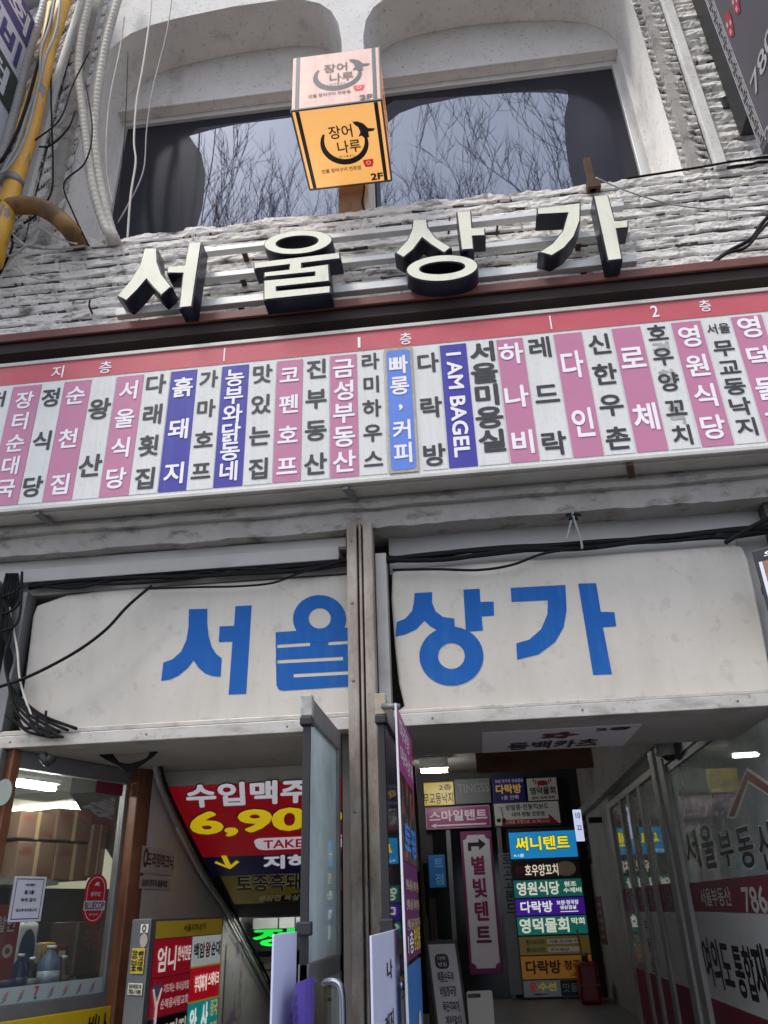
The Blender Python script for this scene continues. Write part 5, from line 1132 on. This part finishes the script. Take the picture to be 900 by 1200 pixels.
MB().fbox(f2, (-.2, 1.12, LW-.05, 1.15), -.33, .30).build('shelf_board', alu_dark, t)
for k, a_ in enumerate((-.17, .40, LW-.08)): MB().fbox(f2, (a_, .16, a_+.025, zs_-.031), -.33, -.30).build('upright', alu_dark, t)
pk_cols = [(190, 150, 40), (150, 40, 36), (120, 84, 50), (60, 110, 60), (176, 120, 60), (96, 60, 40), (170, 60, 40), (200, 190, 170), (60, 70, 120), (150, 110, 70), (110, 40, 50), (190, 160, 90)]
fk = CH.up(-.34)
rq = random.Random(12)
for row, (zl, hh_) in enumerate(((1.155, .10), (1.305, .11))):
    for k in range(12):
        a0 = -.16+k*.088+rq.uniform(0, .01); c_ = pk_cols[(k*5+row*3) % 12]; hk = hh_*rq.uniform(.75, 1.05); nm = ['yellow', 'red', 'tan', 'green', 'amber', 'brown', 'scarlet', 'cream', 'blue', 'sand', 'wine', 'straw'][(k*5+row*3) % 12]
        t = thing('snack_packet', fk.w(a0+.04, zl, 0), '%s snack packet in the %s row on the shop window shelf' % (nm, ('lower', 'upper')[row]), 'packet', 'snack packets on the shop shelf')
        MB().fbox(fk, (a0, zl, a0+.078, zl+hk), -.06, 0).build('packet', ink(*c_), t, .008)
        MB().fquad(fk, (a0+.015, zl+.3*hk, a0+.063, zl+.65*hk), .002).build('label_patch', ink(206, 196, 170), t)
t_sh = bpy.data.objects['shop_shelf']
MB().fbox(CH.up(-.46), (-.2, 1.285, LW-.06, 1.303), -.33, .06).build('shelf_board', alu_dark, t_sh)
f2 = CH.up(-.22)
def bottle(px_, ptop, label, col, r_, grp='bottles in the shop window', lab_col=None):
    a, _ = f2.px(px_, 1150); zt2 = f2.px(px_, ptop)[1]; base = f2.w(a, 0, 0); base.z = 1.152; H = zt2-1.152
    t = thing('bottle', base, label, 'bottle', grp)
    MB().lathe(base, [(r_*.9, 0), (r_, .01), (r_, H*.62), (r_*.85, H*.72), (r_*.36, H*.88), (r_*.34, H*.93)], 18).build('body', mat('bottle_%d' % int(col[2]*255+col[0]*1000), col, .15, var=.05), t)
    MB().lathe(base+Vector((0, 0, H*.93)), [(r_*.4, 0), (r_*.4, H*.07)], 14).build('cap', ink(200, 204, 214), t)
    if lab_col: MB().lathe(base, [(r_*1.02, H*.22), (r_*1.02, H*.52)], 18).build('label_band', ink(*lab_col), t)
for i, (px_, pt, lab, col, r_, lc) in enumerate(((6, 1122, 'dark blue bottle at the far left of the window row', (.01, .02, .08), .045, (30, 40, 90)), (20, 1118, 'dark blue bottle second in the window row', (.012, .025, .09), .045, (24, 36, 84)), (34, 1122, 'black bottle with a pale label between blue bottles', (.01, .01, .012), .034, (120, 124, 130)), (55, 1108, 'large clear blue bottle with white band in the middle of the row', (.10, .14, .24), .058, (150, 160, 180)), (72, 1120, 'brown tinted bottle right of the clear blue one', (.05, .035, .025), .036, (90, 70, 50)))):
    bottle(px_, pt, lab, col, r_, lab_col=lc)
a, z_ = f2.px(34, 1092)
base = f2.w(a, 0, -.10); base.z = 1.152
t = thing('detergent_jug', base, 'white detergent jug with a dark blue oval label behind the bottles', 'jug')
zt2 = CH.up(-.32).px(34, 1070)[1]; hj = zt2-1.152
jf = CH.up(-.32); aj = jf.px(34, 1092)[0]
MB().fbox(jf, (aj-.075, 1.152, aj+.075, zt2-.04), -.10, 0).build('body', mat('jug_white', (.55, .55, .56), .4), t, .03, 4)
MB().lathe(jf.w(aj-.02, zt2-.045, -.05), [(.03, 0), (.03, .05)], 14).build('cap', ink(40, 70, 150), t)
flat('oval_label', jf, [circle(aj, 1.152+hj*.55, .05, hj*.26, 22)], ink(18, 44, 84), t, lift=.003)
f2, b_ = chb(86, 120, 1080, 1142, -.30)
t = thing('snack_crate', f2.w((b_[0]+b_[2])/2, b_[1], 0), 'dark brown crate with a pale side edge at the right of the shop window', 'crate')
MB().fbox(f2, b_, -.2, 0).build('crate', mat('dark_crate', (.05, .03, .025), .6, var=.2), t, .004); MB().fquad(f2, sub(b_, 0, 0, .1, 1), .002).build('pale_edge', ink(110, 104, 96), t)
text(t, f2, [('라면', sub(b_, .3, .45, .85, .85))], ink(120, 50, 44), .003, .04)
f2, b_ = chb(2, 20, 1060, 1148, -.12)
t = thing('red_display_card', f2.w((b_[0]+b_[2])/2, b_[1], 0), 'red display card with white marks hung inside the shop window', 'card')
MB().fbox(f2, (b_[0]-.25, b_[1], b_[2], b_[3]), -.01, 0).build('card', ink(150, 20, 30), t); flat('white_mark', f2, [circle(b_[2]-.05, (b_[1]+b_[3])/2-.04, .03, n=16), circle(b_[2]-.05, (b_[1]+b_[3])/2-.04, .014, n=12)[::-1]], ink(206, 196, 190), t, lift=.002)
text(t, f2, [('할인', (b_[2]-.14, b_[3]-.12, b_[2]-.03, b_[3]-.05))], ink(206, 196, 190), .002, .03)
f2, b_ = chb(66, 118, 884, 930, -.75)
t = thing('hung_unit', f2.w((b_[0]+b_[2])/2, b_[1], 0), 'plain grey box unit hung from the ceiling inside the left shop', 'unit')
MB().fbox(f2, (b_[0], b_[1], b_[2], b_[3]+.5), -.5, 0).build('casing', mat('unit_grey', (.36, .37, .38), .6), t, .01)
# things stuck on the glass
g = CH.up(.004)
b_ = g.bx(13, 51, 1027, 1080)
t, f_ = sheet('paper_notice', g, b_, (206, 204, 214), 'white paper notice with black border and bold words on the shop window', 'notice', th=.001)
mb = MB(); w = .004; q = sub(b_, .07, .05, .93, .95)
for r4 in ((q[0], q[1], q[2], q[1]+w), (q[0], q[3]-w, q[2], q[3]), (q[0], q[1], q[0]+w, q[3]), (q[2]-w, q[1], q[2], q[3])): mb.fquad(f_, r4, .001)
mb.build('border_line', ink(30, 30, 36), t)
text(t, f_, [('<안내문>', sub(b_, .34, .78, .68, .84)), ('물고물', sub(b_, .36, .60, .66, .69)), ('부착 금지', sub(b_, .28, .43, .74, .52)), ('업소에 표지없고지', sub(b_, .18, .22, .82, .29))], ink(26, 26, 32), .002, .04)
b_ = g.bx(98, 124, 1024, 1083)
t = thing('red_sticker', g.w((b_[0]+b_[2])/2, b_[1], 0), 'red rounded security sticker with white lettering on the shop window', 'sticker')
flat('sheet', g, [rrect(b_, .2, 8)], ink(168, 20, 36), t, lift=.001)
i_ = sub(b_, .1, .06, .9, .94); flat('white_line', g, [rrect(i_, .2, 8), rrect((i_[0]+.004, i_[1]+.004, i_[2]-.004, i_[3]-.004), .2, 8)[::-1]], ink(206, 196, 200), t, lift=.002)
MB().fquad(g, sub(b_, .03, .27, .97, .46), .003).build('white_box', ink(196, 192, 200), t)
text(t, g, [('BLUECOP', sub(b_, .07, .29, .93, .44))], ink(40, 40, 60), .004, .04); text(t, g, [('블루캅', sub(b_, .27, .55, .72, .64)), ('출동 경비구역', sub(b_, .3, .17, .7, .21))], ink(206, 196, 200), .003, .03)
flat('bird_mark', g, [[(b_[0]+(b_[2]-b_[0])*x, b_[1]+(b_[3]-b_[1])*y) for x, y in ((.38, .76), (.5, .84), (.64, .82), (.56, .79), (.66, .75), (.5, .77))]], ink(206, 196, 200), t, lift=.003)
b_ = g.bx(112, 144, 917, 931); o = MB().fquad(g, (b_[0], b_[1], LW-.05, b_[3]), .002).build('crimson_strip', ink(112, 26, 50)); solo(o, 'dull crimson strip stuck high on the shop window near the brown pillar', 'sticker')
t = thing('window_strip', g.w(.4, 1.165, 0), 'pale sticker strip with coloured slanted stripes along the foot of the shop window', 'sticker')
MB().fquad(g, (.0, 1.167, LW-.037, 1.236), .001).build('strip', mat('strip_pale', srgb(160, 172, 172), .4), t)
for k in range(9):
    a0 = .05+k*.088
    if k == 3:
        text(t, g, [('7', (a0, 1.19, a0+.028, 1.228))], ink(160, 60, 40), .002, .06); MB().fquad(g, (a0+.004, 1.175, a0+.02, 1.187), .002).build('seven_base', ink(40, 96, 70), t); continue
    for j, c_ in enumerate(((176, 90, 50), (150, 40, 44), (40, 96, 70))):
        z0 = 1.216-.014*j; q = [(a0-.004*j, z0-.014), (a0-.004*j+.012, z0-.007), (a0+.034-.004*j, z0+.008), (a0+.03-.004*j, z0-.002), (a0+.014-.004*j, z0-.012)]
        flat('stripe', g, [q], ink(*c_), t, lift=.002)
o = MB().fbox(CH, (-.15, .55, LW+.03, 1.105), .03, .06); t = thing('yellow_ledge_sign', CH.w(.4, .55, .05), 'yellow sign with black letters and a navy corner below the shop window', 'sign')
o.build('board', mat('sign_yellow', srgb(206, 168, 24), .45, var=.06), t, .003)
y6 = CH.up(.061); flat('navy_corner', y6, [[(LW+.028, 1.10), (LW+.028, .56), (LW-.10, .56), (LW-.0, 1.10)]], ink(30, 28, 84), t, lift=.001)
b_ = y6.bx(103, 124, 1188, 1216); text(t, y6, [('비나', b_)], ink(22, 18, 14), .002, .05)
# oval plate on the corner column
cf = FY(-.022); b_ = cf.bx(-6, 14, 913, 944)
o = flat('oval_plate', cf, [circle((b_[0]+b_[2])/2, (b_[1]+b_[3])/2, (b_[2]-b_[0])/2, (b_[3]-b_[1])/2, 24)], ink(126, 132, 124), None, extrude=.004); solo(o, 'pale oval plate on the grey corner column beside the shop window', 'plate')
b_ = cf.bx(-20, 10, 978, 1052); o = MB().fquad(cf, (b_[0], b_[1], -2.34, b_[3]), .002).build('paper_sheet', ink(186, 182, 180)); solo(o, 'blank pale sheet on the grey corner column below the oval plate', 'paper')

# ------------------------------------------------------------------ right edge screen
q = P(884, 690, 1, -.18)
SC = Frame((P(879, 640, 1, -.25).x, -.25, 0), (.75, -.55, 0), (0, 0, 1))
b_ = (0.0, SC.px(896, 722)[1], .62, SC.px(880, 646)[1])
t = thing('menu_screen', SC.w(.3, b_[1], 0), 'bright menu screen with a food picture at the right edge beside the name panel', 'screen')
MB().fbox(SC, b_, -.05, 0).build('casing', black_m, t, .005)
MB().fquad(SC, sub(b_, .03, .03, .97, .97), .002).build('display', mat('screen_picture', srgb(150, 96, 70), .3, var=.6, scale=16, stain=srgb(226, 200, 196), stain_amt=.9, stain_scale=9, lo=.55, hi=.6, stain2=srgb(70, 44, 40), s2_amt=.9, s2_scale=22, emit=.12, ecol=srgb(170, 130, 120)), t)
MB().fquad(SC, sub(b_, .03, .80, .97, .97), .004).build('caption_bar', ink(24, 26, 30), t)
text(t, SC, [('오늘의 메뉴 특선', sub(b_, .08, .85, .9, .93))], ink(226, 230, 236, .4), .006, .03)
MB().fquad(SC, sub(b_, .03, .03, .055, .97), .003).build('pale_margin', ink(206, 210, 226, .1), t)
MB().bar((SC.w(.05, (b_[1]+b_[3])/2, -.05)), (SC.w(.05, (b_[1]+b_[3])/2, -.05)+Vector((.05, .25, .05))), .04).build('arm', black_m, t)

# ------------------------------------------------------------------ pipes, conduits and cables
def yp(pts, y): return [P(a, b_, 1, y) for a, b_ in pts]
def run(name, label, cat, pts, r_, m, group=None, seg=8, k=6):
    o = MB().tube(crm(pts, k), r_, seg).build(name, m); return solo(o, label, cat, group)
gasy = mat('gas_pipe_yellow', srgb(214, 160, 46), .5, var=.15, scale=5, stain=srgb(126, 122, 112), stain_amt=.95, stretch=(2, 2, .7), stain_scale=6, lo=.56, hi=.6)
gt = thing('gas_pipe', P(2, 262, 1, -.3), 'thick chipped yellow gas pipe with a rusty elbow at the upper left', 'pipe')
MB().tube(yp(((88, -50), (75, 0), (56, 59), (37, 150), (16, 213), (4, 262), (-8, 310)), -.30), .060, 16).build('riser', gasy, gt)
MB().tube(crm(yp(((2, 244), (22, 241), (44, 242), (64, 252), (80, 267)), -.30)+[P(90, 281, 1, -.18), P(94, 288, 1, -.02)], 8), .060, 16).build('elbow', mat('rusty_elbow', srgb(146, 106, 52), .7, var=.3, scale=8, stain=srgb(70, 50, 34), stain_amt=.8, stain_scale=4, lo=.45, hi=.6), gt)
q = P(14, 214, 1, -.30); d_ = (P(75, 0, 1, -.3)-P(4, 262, 1, -.3)).normalized()
MB().tube([q-d_*.03, q+d_*.03], .072, 16).build('collar', alu_dark, gt)
MB().tube(crm(yp(((60, 5), (46, 80), (30, 130), (20, 165)), -.36)), .03, 10).build('thin_branch', gasy, gt)
def conduit(name, label, pts, r_, m, grp, ring=.045):
    pp = crm(pts, 10); t = thing(name, pts[-1], label, 'conduit', grp)
    dens = []; 
    for i in range(len(pp)-1):
        n_ = max(1, int((pp[i+1]-pp[i]).length/.011))
        dens += [pp[i].lerp(pp[i+1], q_/n_) for q_ in range(n_)]
    dens.append(pp[-1])
    MB().tube(dens, [r_*(1.07 if (i//2) % 2 else .95) for i in range(len(dens))], 12).build('sleeve', m, t); return t
wrap = mat('cream_wrap', (.46, .43, .375), .7, var=.15, scale=20, stain=(.3, .27, .22), stain_amt=.5)
conduit('corrugated_conduit', 'grey corrugated conduit along the outer side of the yellow gas pipe', yp(((56, -20), (50, 12), (34, 62), (22, 112), (8, 166), (-4, 196)), -.22), .033, mat('grey_wrap', (.40, .40, .39), .6, var=.15), 'wrapped conduits beside the window')
conduit('wrapped_conduit', 'cream tape-wrapped conduit bending nearest the stone side wall', yp(((109, -30), (105, 0), (95, 45), (92, 85), (96, 122), (101, 165), (108, 215), (119, 255), (130, 279)), -.20)+[P(134, 288, 1, .06)], .031, wrap, 'wrapped conduits beside the window')
conduit('wrapped_conduit', 'cream tape-wrapped conduit bending nearest the window opening', yp(((145, -30), (138, 0), (125, 48), (115, 105), (111, 150), (114, 195), (121, 232), (129, 265), (135, 280)), -.17)+[P(138, 288, 1, .06)], .031, wrap, 'wrapped conduits beside the window')
o = MB().bar(P(100, -10, 1, -.16), P(62, 110, 1, -.16), .055, .045).bar(P(62, 110, 1, -.16), P(30, 235, 1, -.16), .055, .045).build('square_duct', mat('white_duct', (.60, .60, .58), .5, var=.1, stain=(.3, .29, .27), stain_amt=.5), None, .005); solo(o, 'straight white square cable duct on the rough stone side wall', 'duct')
wires = [
    (((66, -10), (58, 30), (48, 60), (46, 95), (30, 140), (18, 175), (-6, 215)), -.40, .011, 'grey', 'grey cable strapped over the front of the yellow pipe'),
    (((72, -10), (66, 35), (54, 66), (44, 105), (30, 160), (10, 196), (-6, 206)), -.41, .010, 'grey', 'second grey cable along the front of the yellow pipe'),
    (((64, 0), (50, 52), (38, 100), (22, 150), (4, 185), (-6, 192)), -.39, .012, 'blk', 'black cable along the front of the yellow pipe'),
    (((146, 20), (140, 60), (128, 120), (124, 190), (132, 240)), -.12, .006, 'crm', 'thin pale wire hanging just left of the window jamb'),
    (((178, -6), (175, 26), (168, 75), (160, 120), (157, 165), (159, 190), (153, 230), (149, 284)), -.1, .008, 'crm', 'curly pale wire hanging across the left window pane'),
    (((202, -6), (195, 40), (180, 100), (172, 150), (168, 200), (150, 240), (137, 262)), -.08, .005, 'grey', 'thin grey wire crossing the left window pane'),
    (((150, 60), (148, 120), (145, 170), (139, 230), (137, 280)), -.1, .004, 'blk', 'very thin dark wire along the edge of the left pane'),
    (((105, 60), (85, 100), (70, 140), (40, 165), (20, 180)), -.3, .006, 'blk', 'loose black wire slanting over the stone side wall'),
    (((60, 60), (60, 120), (62, 190), (60, 225), (44, 250), (28, 262)), -.26, .007, 'blk', 'black wire dropping beside the square duct'),
    (((100, 96), (108, 150), (100, 190), (75, 215), (86, 250), (104, 288)), -.25, .006, 'blk', 'black wire looping between the wrapped conduits and the pipe elbow'),
    (((46, 172), (60, 170), (80, 150), (88, 130)), -.28, .007, 'blk', 'short black wire tied across the square duct'),
    (((40, 292), (22, 282), (12, 268), (24, 258), (44, 264), (66, 278), (90, 286)), -.24, .007, 'crm', 'pale cable looping on the stone ledge below the elbow'),
    (((-5, 262), (20, 285), (60, 292), (100, 288)), -.24, .008, 'grey', 'grey cable lying along the stone ledge below the elbow'),
    (((-5, 330), (14, 290), (10, 268), (-4, 248)), -.24, .008, 'blk', 'black cable bending over the left end of the stone band'),
    (((-5, 342), (6, 316), (16, 302), (30, 322), (70, 328), (130, 318)), -.2, .006, 'crm', 'thin pale wire drooping along the left of the stone band'),
    (((-5, 285), (10, 300), (20, 296), (32, 288), (46, 290)), -.26, .010, 'grey', 'thick grey cable curled at the left end of the ledge'),
    (((905, 183), (860, 189), (820, 196), (775, 203), (735, 209)), -.2, .008, 'blk', 'black wire running along the right end of the window ledge'),
    (((698, 208), (735, 224), (790, 240), (850, 246), (905, 247)), -.2, .005, 'grey', 'thin grey wire sagging over the right of the stone band'),
    (((908, 246), (893, 262), (880, 280), (855, 294), (838, 306), (823, 318)), -.2, .012, 'blk', 'thick black cable bending down the right of the stone band'),
    (((908, 252), (890, 272), (874, 290), (850, 298), (826, 318)), -.21, .009, 'blk', 'second black cable twisted beside the thick one on the stone band'),
    (((-4, 806), (28, 795), (60, 780), (95, 760), (125, 737), (150, 710), (178, 686)), -.06, .0085, 'blk', 'long black cable hanging diagonally in front of the left name panel'),
    (((8, 675), (12, 720), (20, 760), (24, 800), (38, 842)), -.04, .006, 'crm', 'thin pale cable down the edge of the left name panel'),
]
cm = {'grey': grey_cab, 'blk': black_rub, 'crm': cream_cab}
for pts, y, r_, m, lab in wires: run('cable', lab, 'cable', yp(pts, y), r_, cm[m], 'loose cables on the facade', 6)
def bundle(name, label, base, specs, grp):
    t = thing(name, base, label, 'cables', grp)
    for pts, y, r_ in specs: MB().tube(crm(yp(pts, y)), r_, 6).build('cable', black_rub, t)
    return t
rnd = random.Random(4)
sp = []
for k in range(8):
    pts = []
    for x in (34, 90, 150, 215, 280, 340, 412):
        t_ = (x-34)/378; y0 = 690-28*t_+(rnd.random()-.5)*12-6
        pts.append((x, y0+(4 if 0 < t_ < 1 else 0)))
    sp.append((pts, -.0+.02*rnd.random(), .007+.006*rnd.random()))
sp.append((((170, 690), (235, 688), (280, 687), (320, 683), (350, 672), (412, 655)), -.01, .006))
bundle('cable_bundle', 'black cable bundle sagging above the left name panel', P(200, 680, 1, 0), sp, 'black cable bundles')
sp = []
for k in range(8):
    pts = []
    for x in (446, 520, 600, 690, 780, 860, 905):
        t_ = (x-446)/460; y0 = 660-36*t_+(rnd.random()-.5)*9-3
        pts.append((x, y0))
    sp.append((pts, .0+.02*rnd.random(), .007+.007*rnd.random()))
sp.append((((460, 668), (510, 667), (560, 668), (600, 662), (640, 648), (700, 640)), -.01, .007))
sp.append((((850, 636), (880, 618), (905, 606)), -.06, .012))
bundle('cable_bundle', 'black cable bundle running above the right name panel', P(650, 645, 1, 0), sp, 'black cable bundles')
t = thing('hanging_cord', P(672, 600, 1, -.06), 'frayed grey cord tied to the beam above the right name panel', 'cord')
MB().tube(crm(yp(((671, 600), (674, 612), (680, 630), (682, 640))+((682, 643),), -.06)), .006, 6).build('cord', grey_cab, t)
MB().tube(crm(yp(((671, 600), (668, 616), (663, 634)), -.06)), .005, 6).build('cord', grey_cab, t)
for k in range(5): MB().bar(P(664+4*k, 604+(k % 2)*5, 1, -.065), P(672, 602, 1, -.05), .012).build('knot', black_rub, t)
sp = [([(8+3*k, 672), (4+4*k, 700), (14-3*k, 735), (6+2*k, 770), (10, 800), (20+6*k, 835), (50+10*k, 862-2*k)], -.06+.01*k, .008) for k in range(5)]
sp += [([(2, 700+20*k), (22, 690+18*k), (26, 670)], -.07, .007) for k in range(3)]
bundle('cable_cluster', 'tangled black cables down the left jamb to the door trim', P(20, 850, 1, -.05), sp, 'black cable bundles')
sp = [([(6+12*k, 838-5*(k % 3)), (18+9*k, 846+6*(k % 2)), (34+7*k, 858-4*(k % 2)), (62+3*k, 864)], -.05, .007) for k in range(5)]
bundle('cable_cluster', 'small black cable tangle lying on the trim at the lower left panel corner', P(40, 862, 1, -.05), sp, 'black cable bundles')
sp = [([(112+5*k, 880), (128+4*k, 890+2*k), (150, 897+2*k), (172, 890), (184-2*k, 880)], .3, .009) for k in range(4)]
bundle('cable_bundle', 'black cables looped under the soffit beside the brown pillar', P(150, 890, 1, .3), sp, 'black cable bundles')
o = MB().tube(crm([P(50, 885, 1, .02), P(56, 893, 1, .02), P(62, 886, 1, .02)]), .025, 8).build('hook_clip', black_m); solo(o, 'small black clip hanging under the left end of the door trim', 'clip')
for i, (pts, lab) in enumerate((([Vector((1.40, .25, 2.62)), Vector((1.40, 2.3, 2.62))], 'upper conduit along the right corridor wall above the shop rail'), ([Vector((1.42, .25, 2.585)), Vector((1.42, 2.3, 2.585))], 'lower conduit along the right corridor wall above the shop rail'))):
    run('wall_conduit', lab, 'conduit', pts, .014, (grey_cab, black_rub)[i], 'conduits along the right corridor wall')

# ------------------------------------------------------------------ bare street trees across the pavement (seen reflected in the window)
bark = mat('bare_bark', (.045, .038, .032), .95, var=.3, scale=12)
def tree(x, y, H, seed, label):
    rn = random.Random(seed); tr = MB(); cr_ = MB()
    t = thing('bare_tree', (x, y, .1), label, 'tree', 'bare street trees')
    trunk = [Vector((x, y, .05))]; d = Vector((0, 0, 1))
    nseg = 9
    for i in range(nseg):
        d = (d+Vector((rn.uniform(-.08, .08), rn.uniform(-.08, .08), .12))).normalized(); trunk.append(trunk[-1]+d*(H*.80/nseg))
    rad = [.085*(1-.86*i/nseg) for i in range(nseg+1)]
    tr.tube(trunk, rad, 8)
    def grow(p, d, L, r_, lev):
        n = 4; pts = [p]; q = p.copy(); dd = d.copy()
        for i in range(n):
            dd = (dd+Vector((rn.uniform(-.22, .22), rn.uniform(-.22, .22), rn.uniform(-.02, .22)))).normalized(); q = q+dd*(L/n); pts.append(q.copy())
        cr_.tube(pts, [r_*(1-.75*i/n) for i in range(n+1)], 4 if lev else 5, cap=False)
        if lev >= 3: return
        for k in range((6, 5, 4)[lev]):
            f = .25+.75*(k+rn.random())/(5); i = min(n-1, int(f*n)); b0 = pts[i].lerp(pts[i+1], min(1, f*n-i))
            ax = Vector((rn.uniform(-1, 1), rn.uniform(-1, 1), rn.uniform(.1, 1.3))).normalized()
            nd = (dd*.75+ax*.75).normalized(); grow(b0, nd, L*rn.uniform(.45, .70), max(r_*.58, .0065), lev+1)
    for k in range(15):
        f = .38+.62*k/14; i = min(nseg-1, int(f*nseg)); b0 = trunk[i].lerp(trunk[i+1], f*nseg-i); a_ = k*2.4+rn.random()
        nd = Vector((math.cos(a_), math.sin(a_), rn.uniform(1.2, 2.2))).normalized(); grow(b0, nd, H*.25*(1.15-.5*f)*rn.uniform(.8, 1.2), .05*(1.25-f), 0)
    tr.build('trunk', bark, t); cr_.build('branches', bark, t)
tree(-4.4, -6.6, 16.5, 3, 'tall bare street tree on the pavement at the left, seen reflected in the window')
tree(-2.2, -9.5, 17.5, 8, 'bare street tree farther across the street between the other two')
tree(2.7, -6.4, 16.5, 5, 'spreading bare street tree on the pavement at the right')

# ------------------------------------------------------------------ small fixings
scr = mat('screw_head', (.18, .17, .16), .4, .8)
for i in range(6):
    x = -2.3+i*.71
    if -.66 < x < -.30: continue
    mb = MB().lathe((x, -.0055, 2.315), [(.0055, 0), (.0055, .0015), (.003, .0025)], 10, 'y')
    part(mb, 'trim_screw', scr)
for z in (2.5, 2.9, 3.25, 1.9): part(MB().lathe((-.54, -.0855, z), [(.007, 0), (.007, .002), (.004, .0035)], 10, 'y'), 'post_screw', scr)
for (x0, x1, y, z) in ((LX0, LX1, LY0-.004, LZ0), (LX0, LX1, LY1+.004, LZ0)):
    MB().bar((x0-.004, y, z), (x1+.004, y, z), .012, .012).build('metal_edge', kf, LN)
for x in (LX0-.003, LX1+.003): MB().bar((x, LY0, LZ0), (x, LY1, LZ0), .012, .012).build('metal_edge', kf, LN)
MB().bar((LX1+.003, LY0-.003, LZ0), (LX1+.003, LY0-.003, LZ1), .010, .010).build('metal_edge', kf, LN)
run('power_cable', 'thin black power cable from the cube lantern to the window pier', 'cable', [Vector((-.45, -.10, 6.05)), Vector((-.42, -.05, 5.95)), Vector((-.44, -.03, 5.82)), Vector((-.41, -.02, 5.70))], .006, black_rub)
tree(0.9, -7.6, 16.8, 21, 'slender bare street tree between the right-hand tree and the far one')
